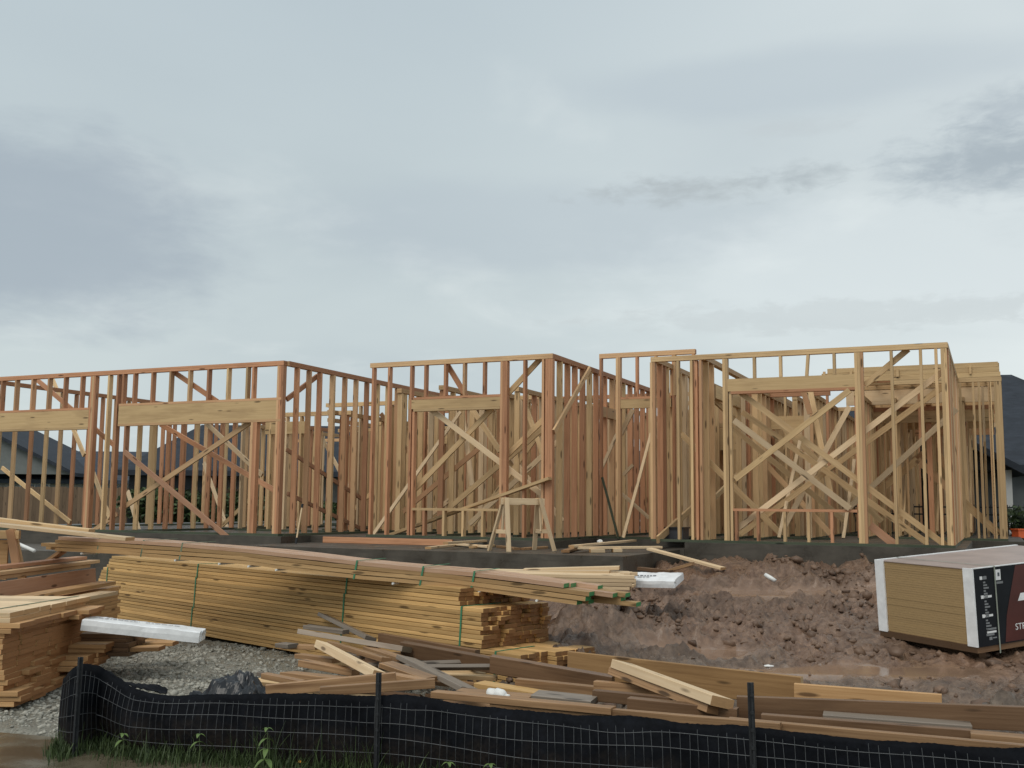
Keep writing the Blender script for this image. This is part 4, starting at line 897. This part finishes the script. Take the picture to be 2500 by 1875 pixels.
# orange leaf at the grass edge
a_ = onz(737, 1864, .012); bm = bmesh.new(); bmesh.ops.create_grid(bm, x_segments=8, y_segments=6, size=1)
for v in bm.verts:
    wv = (1-v.co.x**2)**.5 if abs(v.co.x) < 1 else 0; v.co = Vector((v.co.x*.028, v.co.y*.014*wv, .010*abs(v.co.y)*wv+.006*v.co.x**2+.004))
me = bpy.data.meshes.new('leaf'); bm.to_mesh(me); bm.free(); o = link('fallen_leaf', me, plain('orange_leaf', (.75, .34, .05), .5)); o.location = a_; o.rotation_euler = (R(14), 0, R(25)); so = o.modifiers.new('s', 'SOLIDIFY'); so.thickness = .001
tag(o, 'curled orange leaf lying at the edge of the wet pavement', 'leaf')
# left: plank table on a sawhorse, timber on the slab
root = empty('plank_table', at(40, 1405, 11.7)); rl = root.location.copy(); tag(root, 'makeshift wooden trestle at the far left holding up planks', 'trestle')
tz = at(40, 1292, 11.7).z-rl.z
board('leg', Vector((.02, 0, 0)), Vector((-.10, 0, tz)), .085, .04, W_TAN, root, up=(0, 1, 0), ch=.003); board('leg', Vector((-.02, .28, -.2)), Vector((-.10, .05, tz)), .085, .04, W_TAN, root, up=(0, 1, 0), ch=.003)
board('leg', Vector((-1.2, 0, -.3)), Vector((-1.1, 0, tz)), .085, .04, W_TAN, root, up=(0, 1, 0), ch=.003)
board('beam', Vector((-1.3, .02, tz-.06)), Vector((.0, .02, tz-.06)), .05, .09, W_TAN, root, ch=.003); MB().bx(-1.2, -.14, .06, .085, -.05, tz-.12).build('panel', W_LEFT, root)
a_, b_ = at(-120, 1268, 11.6), at(318, 1316, 11.25); dirboard(a_, b_, .19, .038, W_PALE, 'long pale plank spanning from the trestle to the bowed bundle')
a_, b_ = at(-120, 1255, 11.95), at(225, 1296, 11.75); dirboard(a_, b_, .14, .038, W_TAN, 'second plank lying behind the long one on the trestle')
a_, b_ = at(-60, 1262, 12.0), at(36, 1274, 11.9); dirboard(a_, b_, .14, .045, W_PALE, 'short thick pale board on top of the trestle planks')
a_, b_ = at(108, 1377, 12.6), at(155, 1345, 12.5); dirboard(a_, b_, .10, .04, W_SCR, 'brown board slanting down from the bowed bundle over the slab edge')
for i, (p, q, hy_, wd, t_, lb) in enumerate((((-80, 1352), (290, 1356), -1.25, .14, .09, 'green treated timber lying on the slab edge, farthest of four'), ((-80, 1372), (300, 1372), -1.9, .19, .09, 'green treated timber on the slab edge, second of four'), ((-80, 1390), (175, 1388), -2.6, .19, .14, 'green treated timber on the slab edge, nearest of four'), ((190, 1375), (290, 1376), -2.3, .3, .14, 'short dark green timber block beside the bowed bundle'))):
    a_, z0 = front(*p, hy_); b_, z1 = front(*q, hy_); dirboard(HW(a_, hy_, z0), HW(b_, hy_, z1), wd, t_, W_GRN, lb, group='green treated timbers by the slab')
mb = MB(); a0, z0 = front(-200, 1375, -1.0); mb2 = MB().bx(-15, LHX+.1, -3.2, LHY-.13, .2, .80).build('apron_slab', M_CONC); mb2.location = (OX, OY, 0); mb2.rotation_euler = (0, 0, HROT); tag(mb2, 'concrete apron in front of the left block', 'slab', kind='structure')
a_, b_ = at(38, 1325, 17.2), at(84, 1345, 16.8); o = MB().tube([a_, b_], .03, 8).build('plastic_pipe', M_PVC, smooth=True); tag(o, 'white plastic pipe lying on the slab at the far left', 'pipe')
a_, b_ = HW(front(735, 1230, -1.0)[0], LHY-.1, front(735, 1230, -.95)[1]), HW(front(718, 1330, -1.1)[0], -1.05, front(718, 1327, -1.05)[1])
root = empty('pry_pole', b_); tag(root, 'thin pole with dark tips leaning on the left corner post', 'pole')
u_ = (a_-b_); MB().tube([u_*.15, u_*.9], .016, 8).build('shaft', W_PALE, root); MB().tube([Vector(), u_*.15], .02, 8).build('tip', M_STEEL, root); MB().tube([u_*.9, u_], .02, 8).build('tip', M_STEEL, root)
# dark sheet of film / toolbox glimpsed inside the right block
a_ = front(1640, 1318, RHY+.6); root = empty('utility_tub', HW(a_[0], RHY+.7, SLAB), HROT); tag(root, 'dark plastic tub standing inside the right block', 'tub')
MB().bx(-.2, .22, -.2, .2, .0, .2).build('body', plain('tub_grey', (.06, .065, .075), .4), root); MB().bx(-.22, .24, -.22, .22, .202, .23).build('lid', M_BLACK, root)

# ------------------------------------------------------------------ silt fence
path = [(150, 7.28), (168, 7.10), (197, 7.02), (232, 7.22), (262, 7.34), (320, 7.14), (400, 7.02), (560, 6.92), (760, 6.77), (925, 6.62), (1100, 6.50), (1300, 6.32), (1550, 6.07), (1833, 5.80), (2150, 5.55), (2620, 5.22)]
topp = [(150, 1665), (168, 1640), (197, 1622), (232, 1624), (262, 1640), (320, 1684), (400, 1695), (560, 1692), (760, 1694), (925, 1700), (960, 1697), (1100, 1718), (1300, 1743), (1550, 1754), (1833, 1776), (2150, 1802), (2620, 1843)]
pxs = np.concatenate([np.linspace(150, 330, 40), np.linspace(336, 2620, 230)])
Yp = np.interp(pxs, [p[0] for p in path], [p[1] for p in path]); ty = np.interp(pxs, [p[0] for p in topp], [p[1] for p in topp])
ker = np.ones(9)/9; Yp = np.convolve(np.pad(Yp, 4, 'edge'), ker, 'valid'); ty = np.convolve(np.pad(ty, 4, 'edge'), ker, 'valid')
TOPS = [at(a_, b_, c_) for a_, b_, c_ in zip(pxs, ty, Yp)]
s_ = np.concatenate([[0], np.cumsum([(TOPS[i+1].xy-TOPS[i].xy).length for i in range(len(TOPS)-1)])])
def fpt(s, fr, off=0.):
    x = np.interp(s, s_, [p.x for p in TOPS]); y = np.interp(s, s_, [p.y for p in TOPS]); zt_ = np.interp(s, s_, [p.z for p in TOPS])
    zg = -.03; bow = .06*math.sin(math.pi*min(fr, 1))*(1 if s > .5 else .4)+.03*math.sin(s*2.1)*fr*(1-fr)*4+.012*math.sin(s*9+fr*5)*fr
    return Vector((x, y-bow-off, zg+(zt_-zg)*fr))
SF = empty('silt_fence', (0, 0, 0)); tag(SF, 'low black fabric silt fence with wire mesh and dark stakes', 'fence')
ns, nf = 420, 12; v, f = [], []
for i in range(ns+1):
    for j in range(nf+1):
        s = s_[-1]*i/ns; fr = j/nf; p = fpt(s, fr)
        if j == nf: p.z += .009*math.sin(s*2.3+1.4*math.sin(s*.9))+.004*math.sin(s*7.7+2*math.sin(s*1.7))+random.uniform(-.002, .002)
        p.y += .012*math.sin(s*13+fr*3)+.008*math.sin(s*31)*fr+random.uniform(-.003, .003)+.012; v.append(p)
for i in range(ns):
    for j in range(nf): k = i*(nf+1)+j; f.append((k, k+nf+1, k+nf+2, k+1))
fab = pyd('fabric', v, f, M_FABRIC, SF, True); so = fab.modifiers.new('s', 'SOLIDIFY'); so.thickness = .003
mb = MB()      # loose fold of fabric behind the corner
nf2 = 26; v, f = [], []
for i in range(nf2+1):
    q = i/nf2; a_ = at(225+q*185, 1628+58*q**.75, 7.55-.15*q); b_ = at(230+q*175, 1655+40*q, 7.32-.1*q)
    for j in range(5): r_ = j/4; p = a_.lerp(b_, r_); p.z += .02*math.sin(q*9+r_*4)*(1-r_)+random.uniform(-.006, .006); v.append(p)
for i in range(nf2):
    for j in range(4): k = i*5+j; f.append((k, k+5, k+6, k+1))
o = pyd('fabric_fold', v, f, M_FABRIC, SF, True); so = o.modifiers.new('s', 'SOLIDIFY'); so.thickness = .003
mb = MB(); wr = .0019
for fr in (.10, .30, .50, .70, .88):
    pts = []
    for i in range(260):
        s = s_[-1]*i/259; dip = (.05*math.exp(-((s-4.05)/.22)**2)+.03*math.exp(-((s-2.75)/.12)**2)) if fr > .8 else 0
        p = fpt(s, fr-dip+.02*math.sin(s*1.7+fr*9)+.008*math.sin(s*4.1+fr*31), .012); pts.append(p)
    mb.tube(pts, wr, 4)
s = .03
while s < s_[-1]:
    k = random.gauss(0, .006); mb.tube([fpt(s+k*q, .02+.88*q+(.0 if q < 1 else random.uniform(-.02, .05)), .013) for q in (0, .25, .5, .75, 1)], wr*.9, 4); s += .0515
wm = mb.build('wire_mesh', M_WIRE, SF); wm['kind'] = 'stuff'
for px, y0, Yd in ((197, 1604, 6.99), (925, 1642, 6.585), (1832, 1666, 5.76)):
    tp = at(px, y0, Yd); lean = .012 if px > 1000 else 0
    mb = MB(); mb.bar(Vector((tp.x+lean, Yd-.02, -.15)), tp, .034, .007, up=(0, -1, 0)); mb.bar(Vector((tp.x+lean, Yd-.034, -.15)), Vector((tp.x, Yd-.014, tp.z)), .007, .028, up=(0, -1, 0))
    for q in range(5): mb.box((tp.x, Yd-.03, tp.z-.06-.09*q), (.014, .02, .014))
    mb.build('stake', M_STEEL, SF)

# ------------------------------------------------------------------ black film on the gravel
nx2, ny2 = 60, 44; v, f = [], []
for i in range(nx2+1):
    for j in range(ny2+1):
        q, r_ = i/nx2, j/ny2
        x = -2.42+q*.78-.06*r_; y = 7.75+r_*.75
        h_ = .34*math.sin(math.pi*min(1, r_*1.05))**.6*math.sin(math.pi*q)**.55
        ar = lambda sc, sd: float(fbm(np.array([x*1.1+y*.6]), np.array([y*1.3-x*.5]), sc, 3, sd)[0])
        cr = 1-2.2*abs(ar(3.2, 51.)); cr2 = 1-2.2*abs(ar(6.5, 57.))
        v.append((x+.03*math.sin(y*9+x*4), y+.03*math.sin(x*8), max(float(ground(x, y)), .02)+.012+h_*(.42+.42*cr+.2*cr2)))
for i in range(nx2):
    for j in range(ny2): k = i*(ny2+1)+j; f.append((k, k+ny2+1, k+ny2+2, k+1))
o = pyd('black_film', v, f, M_BLACK); so = o.modifiers.new('s', 'SOLIDIFY'); so.thickness = .003; tag(o, 'crumpled heap of black plastic film on the gravel behind the fence', 'plastic film')

# ------------------------------------------------------------------ loose gravel and clods (uncountable)
def scatter(name, label, mat, n, sampler, size, sq=.7, cat='gravel'):
    ico = bmesh.new(); bmesh.ops.create_icosphere(ico, subdivisions=1, radius=1); bv = np.array([v.co[:] for v in ico.verts]); bf = np.array([[v.index for v in fc.verts] for fc in ico.faces]); ico.free()
    xy = sampler(n); n = len(xy); sz = size(n)
    zz = ground(xy[:, 0], xy[:, 1])
    k = len(bv); jit = 1+np.clip(rng.normal(0, .34, (n, k, 1)), -.6, .7); sc = np.stack([rng.uniform(.7, 1.3, n), rng.uniform(.7, 1.2, n), rng.uniform(.45, .95, n)*sq/.7], -1)
    a_ = rng.uniform(0, 6.28, n); c, s = np.cos(a_), np.sin(a_)
    P = bv[None]*jit*sc[:, None]*sz[:, None, None]
    Xr = P[..., 0]*c[:, None]-P[..., 1]*s[:, None]; Yr = P[..., 0]*s[:, None]+P[..., 1]*c[:, None]
    V = np.stack([Xr+xy[:, 0:1], Yr+xy[:, 1:2], P[..., 2]+(zz+sz*.12)[:, None]], -1).reshape(-1, 3)
    Fc = (bf[None]+(np.arange(n)*k)[:, None, None]).reshape(-1, 3)
    me = bpy.data.meshes.new(name); me.vertices.add(len(V)); me.vertices.foreach_set('co', V.ravel()); me.loops.add(Fc.size); me.loops.foreach_set('vertex_index', Fc.ravel().astype(np.int32))
    me.polygons.add(len(Fc)); me.polygons.foreach_set('loop_start', np.arange(0, Fc.size, 3, dtype=np.int32)); me.polygons.foreach_set('loop_total', np.full(len(Fc), 3, np.int32)); me.update()
    o = link(name, me, mat); tag(o, label, cat, kind='stuff'); return o
def stone_mat(name, ca, cb, rough=.7):
    m, t, b = bsdf(name, rough, .35); g = t.add('ShaderNodeNewGeometry'); tc = t.add('ShaderNodeTexCoord')
    t.l.new(t.mix(t.math('MULTIPLY', t.math('ADD', g.outputs['Random Per Island'], t.noise(tc.outputs['Object'], 3, 3)), .6), ca, cb), b.inputs['Base Color']); bump(t, b, t.noise(tc.outputs['Object'], 60, 4), .4, .004); return m
def samp_gravel(n):
    x = rng.uniform(-5.4, .2, n); y = rng.uniform(6.9, 12.2, n); _, _, pv_, gr_ = masks(x, y)
    nn = fbm(x, y, .8, 3, 31.); keep = (rng.uniform(0, 1, n) < gr_*(.35+1.6*np.clip(nn+.35, 0, 1)))*(pv_ < .5)
    return np.stack([x, y], -1)[keep.astype(bool)]
scatter('gravel', 'grey crushed gravel spread around the left lumber', stone_mat('gravel_stone', (.14, .135, .115), (.42, .405, .35)), 26000, samp_gravel, lambda n: np.clip(rng.lognormal(-4.45, .45, n), .005, .04))
def samp_mud(n):
    x = rng.uniform(-.9, 6.6, n); y = rng.uniform(6.2, 16.0, n); hx, hy, pv_, gr_ = masks(x, y)
    nn = fbm(x, y, 1.1, 4, 41.); lim = np.clip(1-1.2*gauss(x, y, 3.5, 14.0, 1.7, .55)-1.2*gauss(x, y, 1.9, 10.5, .8, .5)-1.2*gauss(x, y, 3.2, 9.6, 1.5, .5), 0, 1)
    boost = .4+1.6*gauss(x, y, .95, 11.2, .9, 1.2)+1.2*np.exp(-((hy+.5)/.9)**2)*(hx > 1.8)
    keep = (rng.uniform(0, 1, n) < (1-gr_)*np.clip(nn*2.4+.45, 0, 1)*lim*boost*.8)*(pv_ < .3)*((hy < .8) | (hx > 6.4))*(~((hx > -4.7) & (hx < 1.95) & (hy > -2.1)))*(y > pave_y(x)+.6)
    return np.stack([x, y], -1)[keep.astype(bool)]
M_CLOD = stone_mat('clod', (.06, .036, .024), (.20, .125, .083), .5)
scatter('dirt_clods', 'churned lumps of brown earth over the muddy lot', M_CLOD, 30000, samp_mud, lambda n: np.clip(rng.lognormal(-4.2, .75, n), .006, .08), cat='dirt', sq=.75)

# ------------------------------------------------------------------ grass and weeds along the fence
def leaf_mat(name, a_, b_, rough=.55):
    m, t, b = bsdf(name, rough, .3); g = t.add('ShaderNodeNewGeometry')
    t.l.new(t.mix(g.outputs['Random Per Island'], a_, b_), b.inputs['Base Color']); return m
M_GRASS = leaf_mat('grass_blade', (.024, .040, .014), (.068, .10, .036)); M_WEED = leaf_mat('weed_leaf', (.075, .13, .035), (.13, .19, .06)); M_STEM = plain('weed_stem', (.09, .12, .05), .6)
def blades(n, sfun, name, label):
    v, f = [], []
    for i in range(n):
        s, offy, h_ = sfun(); p = fpt(s, 0.); p.y += -offy; p.z = max(-.0, float(ground(p.x, p.y)) if offy < .12 else 0.)
        a_ = random.uniform(0, 6.28); ln = random.uniform(.1, .65)*h_; wd = random.uniform(.0025, .0055); dx, dy = math.cos(a_), math.sin(a_); k = len(v)
        for q in (0, .4, .75, 1):
            cx_ = p.x+dx*ln*q*q; cy_ = p.y+dy*ln*q*q; cz = p.z+h_*(q-.28*q*q*ln/h_); ww = wd*(1-q*.85)
            v += [(cx_-dy*ww, cy_+dx*ww, cz), (cx_+dy*ww, cy_-dx*ww, cz)]
        for q in range(3): f.append((k+2*q, k+2*q+1, k+2*q+3, k+2*q+2))
    o = pyd(name, v, f, M_GRASS); tag(o, label, 'grass', kind='stuff')
def gs():
    s = random.choice((random.uniform(0, 3.4), random.uniform(0, 1.9), random.uniform(0, 4.8)))
    tall = random.random() < .12 and 1.75 < s < 2.6
    width = .12*math.exp(-((s-.9)/1.1)**2)+.10
    return s, abs(random.gauss(0, width*.55))+.02, (random.uniform(.14, .30) if tall else random.lognormvariate(-2.8, .45))
blades(4200, gs, 'grass', 'tufts of green grass growing along the foot of the silt fence')
def leaf_shape(v, f, base, d, L, wd, droop):
    d = d.normalized(); u = d.cross(Vector((0, 0, 1))).normalized(); k = len(v); n = 6
    for i in range(n+1):
        q = i/n; ww = wd*math.sin(math.pi*min(1, q*.92+.06))**.8*(1-.25*q)
        c = base+d*L*q+Vector((0, 0, -droop*L*q*q)); v += [tuple(c-u*ww), tuple(c+Vector((0, 0, -ww*.35))), tuple(c+u*ww)]
    for i in range(n):
        a_ = k+3*i; f += [(a_, a_+1, a_+4, a_+3), (a_+1, a_+2, a_+5, a_+4)]
def weed(px, py_top, Yd, h_, label, tiers):
    b_ = at(px, py_top, Yd); base = Vector((b_.x, Yd, .0)); root = empty('weed_plant', base); tag(root, label, 'weed', 'broad leaved weeds by the fence')
    hh = b_.z; MB().tube([Vector((0, 0, 0)), Vector((.01, 0, hh*.5)), Vector((0, 0, hh))], [.004, .0035, .002], 5).build('stem', M_STEM, root)
    for i in range(tiers):
        z = hh*(1-.22*i); L = .046+.010*i
        for k in range(4 if i == 0 else 3):
            a_ = k*1.57+i*.8+random.uniform(-.3, .3); v, f = [], []; leaf_shape(v, f, Vector((0, 0, z)), Vector((math.cos(a_), math.sin(a_)*.9, .55 if i == 0 else .2)), L, L*.27, .85)
            o = pyd('leaf', v, f, M_WEED, root, True)
weed(652, 1778, 6.55, .2, 'tallest broad leaved weed against the black fence', 4); weed(486, 1793, 6.72, .15, 'small two tiered weed left of the tallest weed', 2)
weed(1095, 1862, 6.2, .06, 'little weed at the bottom edge under the middle stake', 2); weed(1197, 1866, 6.12, .05, 'little weed at the bottom edge right of the middle stake', 2)
weed(300, 1792, 6.85, .1, 'low leafy weed in the grass near the left stake', 2)

# ------------------------------------------------------------------ neighbouring houses
def shingle(name, col):
    m, t, b = bsdf(name, .8, .25); tc = t.add('ShaderNodeTexCoord'); br = t.add('ShaderNodeTexBrick'); t.l.new(t.vmath('MULTIPLY', tc.outputs['Object'], (1, 1, 1)), br.inputs['Vector'])
    n1 = t.noise(tc.outputs['Object'], 3.5, 5, .6); n2 = t.noise(t.vmath('MULTIPLY', tc.outputs['Object'], (3, 3, 16)), 1., 3, .5)
    c = t.mix(t.rng(n1, .3, .7), tuple(x*.8 for x in col), tuple(x*1.25 for x in col)); c = t.mix(t.rng(n2, .45, .6, 0, .35), c, tuple(x*.6 for x in col)); t.l.new(c, b.inputs['Base Color']); return m
M_ROOF = shingle('dark_shingles', (.030, .036, .047)); M_ROOF2 = shingle('blue_shingles', (.045, .055, .072))
M_SIDE = plain('grey_siding', (.13, .14, .145), .7, .08); M_BRICK = plain('pale_brick', (.33, .32, .30), .8, .25, 5.); M_TRIM = plain('white_trim', (.62, .62, .61), .5, .05); M_DWALL = plain('dark_siding', (.022, .025, .028), .6, .15); M_GABLE = plain('gable_siding', (.17, .18, .175), .7, .08)
M_GLASS = plain('window_glass', (.05, .07, .075), .1, .1, 2, .0, .6)
def hip(root, x0, x1, y0, y1, z0, z1, inset, mat, name='roof', ov=.45):
    x0, x1, y0, y1 = x0-ov, x1+ov, y0-ov, y1+ov; ym = (y0+y1)/2
    v = [(x0, y0, z0), (x1, y0, z0), (x1, y1, z0), (x0, y1, z0), (x0+inset, ym, z1), (x1-inset, ym, z1)]+[(x, y, z0-.2) for x, y in ((x0, y0), (x1, y0), (x1, y1), (x0, y1))]
    f = [(0, 1, 5, 4), (1, 2, 5), (2, 3, 4, 5), (3, 0, 4), (6, 7, 1, 0), (7, 8, 2, 1), (8, 9, 3, 2), (9, 6, 0, 3), (9, 8, 7, 6)]
    return pyd(name, v, f, mat, root)
def gable(root, x0, x1, y0, y1, z0, z1, mat, wallmat, axis='y', ov=.3):
    xm = (x0+x1)/2; MBx = MB(); MBx.v += [(x0, y0, z0), (x1, y0, z0), (xm, y0, z1), (x0, y1, z0), (x1, y1, z0), (xm, y1, z1)]; MBx.f += [(0, 1, 2), (5, 4, 3), (0, 3, 4, 1), (0, 2, 5, 3), (1, 4, 5, 2)]; MBx.build('gable', wallmat, root)
    k = (z1-z0)/(xm-x0); v = []; 
    for y in (y0-ov, y1+ov):
        for x, z in ((x0-ov, z0-k*ov), (xm, z1), (x1+ov, z0-k*ov)): v += [(x, y, z+.02), (x, y, z+.20)]
    f = [(0, 6, 8, 2), (1, 3, 9, 7), (2, 8, 10, 4), (3, 5, 11, 9), (0, 2, 3, 1), (2, 4, 5, 3), (6, 7, 9, 8), (8, 9, 11, 10), (0, 1, 7, 6), (4, 10, 11, 5)]
    return pyd('roof', v, f, mat, root)
def window(root, x, y, z, wd, h_):
    fr = MB().bx(x-wd/2-.08, x+wd/2+.08, y-.06, y+.02, z-.08, z+h_+.08).build('window', M_TRIM, root)
    MB().bx(x-wd/2, x-.03, y-.075, y-.055, z, z+h_).build('pane', M_GLASS, fr); MB().bx(x+.03, x+wd/2, y-.075, y-.055, z, z+h_).build('pane', M_GLASS, fr)
GZ = .45
# left house
r1 = empty('neighbour_house', (-25.5, 55, .4)); tag(r1, 'grey house with a dark shingle roof and gable at far left', 'house')
MB().bx(-10, 9.5, 0, 9, 0, 2.35).build('wall', M_BRICK, r1); hip(r1, -10, 9.5, 0, 9, 2.35, 4.05, 4., M_ROOF2)
gable(r1, -7.5, 3.4, -1.2, 6., 2.6, 5.15, M_ROOF, M_GABLE); window(r1, 5.2, 0, 1.0, 1.4, 1.1); window(r1, 1.0, 0, 1.0, 1.4, 1.1)
# left middle house, dark porch
r2 = empty('neighbour_house', (-9.9, 42, .4)); tag(r2, 'dark roofed house with an open dark porch seen through the left doorway', 'house')
MB().bx(-1.6, 7.5, 0, 8, 0, 2.45).build('wall', M_BRICK, r2); hip(r2, -4.6, 7.5, -1.2, 8, 2.45, 4.55, 1.7, M_ROOF)
MB().bx(-4.7, -1.62, -1.2, 2, 1.35, 2.24).build('porch_fascia', M_DWALL, r2)
for q in (-4.6, -1.8): MB().bx(q-.1, q+.1, -1.2, -1.0, 0, 1.36).build('porch_post', M_DWALL, r2)
MB().bx(.2, 2.2, -.05, .01, .2, 1.9).build('dark_panel', M_DWALL, r2); window(r2, 4.4, 0, .8, .9, 1.3); MB().tube([(-.6, 3.4, 3.6), (-.6, 3.4, 4.35)], .09, 8).build('vent', M_DWALL, r2)
gable(r2, 3.4, 9.5, 1., 7., 2.6, 4.9, M_ROOF, M_DWALL)
# middle house
r3 = empty('neighbour_house', (2.6, 46, .4)); tag(r3, 'big hip roofed house glimpsed behind the middle of the frame', 'house')
MB().bx(-4.4, 3.9, 0, 10, 0, 2.6).build('wall', M_DWALL, r3); hip(r3, -4.4, 3.9, 0, 10, 2.6, 6.1, 3.9, M_ROOF2); window(r3, 2.4, 0, .7, 1.2, 1.4)
# right house
r4 = empty('neighbour_house', (12.4, 29.5, .45), R(-14)); tag(r4, 'dark roofed house with a gabled porch behind the right corner post', 'house')
MB().bx(-4.5, 6, 0, 10, 0, 2.4).build('wall', M_SIDE, r4); hip(r4, -4.5, 6, 0, 10, 2.4, 5.5, 4.0, M_ROOF)
gable(r4, -4.2, .9, -2.2, 1.5, 2.2, 3.65, M_ROOF, M_DWALL)
for q in (-4.0, -1.6, .8): MB().bx(q-.12, q+.12, -2.15, -1.9, 0, 2.2).build('porch_post', M_TRIM if q > 0 else M_DWALL, r4)
window(r4, -2.8, 0, .8, 1.2, 1.2); MB().bx(-1.0, -.1, -.06, .01, 0, 2.05).build('door', M_DWALL, r4)
for q in (2.0, 3.3): MB().bx(q-.12, q+.12, -.1, -.02, 0, 2.4).build('wall_trim', M_TRIM, r4)
# wooden fence, far left
WF = empty('picket_fence', (-25, 41, .35)); tag(WF, 'brown board privacy fence at the far left', 'fence')
for z in (.4, 1.4): MB().bx(0, 14.5, .03, .07, z, z+.09).build('rail', W_FENCE, WF)
x = 0.
while x < 14.5:
    board('picket', Vector((x+.07, 0, 0)), Vector((x+.07, 0, 1.83+random.uniform(-.02, .02))), .136, .018, W_FENCE, WF, up=(0, 1, 0)); x += .142
# iron fence, right
IF = empty('iron_fence', (6.6, 25.6, .55), R(-12)); tag(IF, 'black iron railing fence behind the right block', 'fence')
for z in (.12, .95, 1.12): MB().bx(0, 9, -.015, .015, z, z+.035).build('rail', M_STEEL, IF)
for i in range(76): board('bar', Vector((i*.12, 0, .0)), Vector((i*.12, 0, 1.2)), .018, .018, M_STEEL, IF, up=(0, 1, 0))
for i in range(5): MB().bx(i*2.2-.03, i*2.2+.03, -.03, .03, 0, 1.28).build('post', M_STEEL, IF)
# orange thing near the right corner
a_ = at(2491, 1302, 23.5); root = empty('toy_bin', (a_.x, a_.y, a_.z-.1), .3); tag(root, 'small bright orange bin on the grass at the right edge', 'bin')
MB().bx(-.14, .14, -.1, .1, 0, .17).build('body', plain('orange_plastic', (.85, .16, .05), .45), root); MB().bx(-.16, .16, -.12, .12, .171, .2).build('rim', bpy.data.materials['orange_plastic'], root)

# ------------------------------------------------------------------ shrubs and trees behind
M_LEAF = leaf_mat('shrub_leaf', (.018, .030, .012), (.055, .085, .028)); M_BARK = plain('bark', (.06, .045, .035), .85, .3, 8)
def tree(name, label, c_, rx, ry, rz, n, leaf, trunk, group, cat):
    root = empty(name, c_); tag(root, label, cat, group); h_ = trunk
    mb = MB(); mb.tube([(0, 0, 0), (.03, 0, h_*.6), (0, .02, h_+rz*.6)], [max(.05, rx*.07), max(.04, rx*.05), .02], 7)
    for k in range(5): a_ = k*1.26; mb.tube([(0, 0, h_*.6+.1*k), (math.cos(a_)*rx*.5, math.sin(a_)*ry*.5, h_+rz*.7+.1*k)], [rx*.03+.015, .01], 5)
    mb.build('trunk', M_BARK, root)
    cl = [(rng.normal(0, .42, 3)) for _ in range(16)]; v, f = [], []
    for i in range(n):
        q = cl[i % 16]+rng.normal(0, .26, 3); L = np.linalg.norm(q)
        if L > 1.15: q = q/L*1.15
        p = Vector((q[0]*rx, q[1]*ry, h_+rz*(.9+q[2]*.9))); d = Vector(rng.normal(0, 1, 3)).normalized(); u = d.orthogonal().normalized(); s = leaf*random.uniform(.6, 1.3); k = len(v)
        v += [p-u*s*.4, p+d*s, p+u*s*.4, p-d*s*.5]; f.append((k, k+1, k+2, k+3))
    pyd('crown', v, f, M_LEAF, root)
TG = 'shrubs and trees beyond the house'
for i, (x, y, rx, rz, tr, lb) in enumerate(((-13.3, 40.5, 1.5, .75, .35, 'dark round shrub beyond the left doorway, leftmost'), (-11.2, 40.2, 1.6, .8, .3, 'dark round shrub beyond the left doorway, middle'), (-9.0, 40.4, 1.4, .7, .3, 'dark shrub below the open porch of the left middle house'), (-15.6, 62, 1.6, 1.5, 1.4, 'small pointed tree seen through the open porch'), (-6.5, 40.3, 1.2, .6, .25, 'low dark shrub before the stone wall of the left middle house'))):
    tree('shrub' if rz < 1 else 'small_tree', lb, (x, y, .4), rx, rx*.6, rz, 1500, .14, tr, TG, 'shrub' if rz < 1 else 'tree')
for i, (x, y, rx, rz, lb) in enumerate(((11.5, 24.2, .55, .55, 'leafy shrub right of the right corner post'), (12.4, 24.6, .7, .45, 'low shrub at the right edge by the orange bin'), (9.4, 26.6, .6, .4, 'small dark shrub behind the iron railing'))):
    tree('shrub', lb, (x, y, .55), rx, rx*.7, rz, 900, .09, .15, TG, 'shrub')
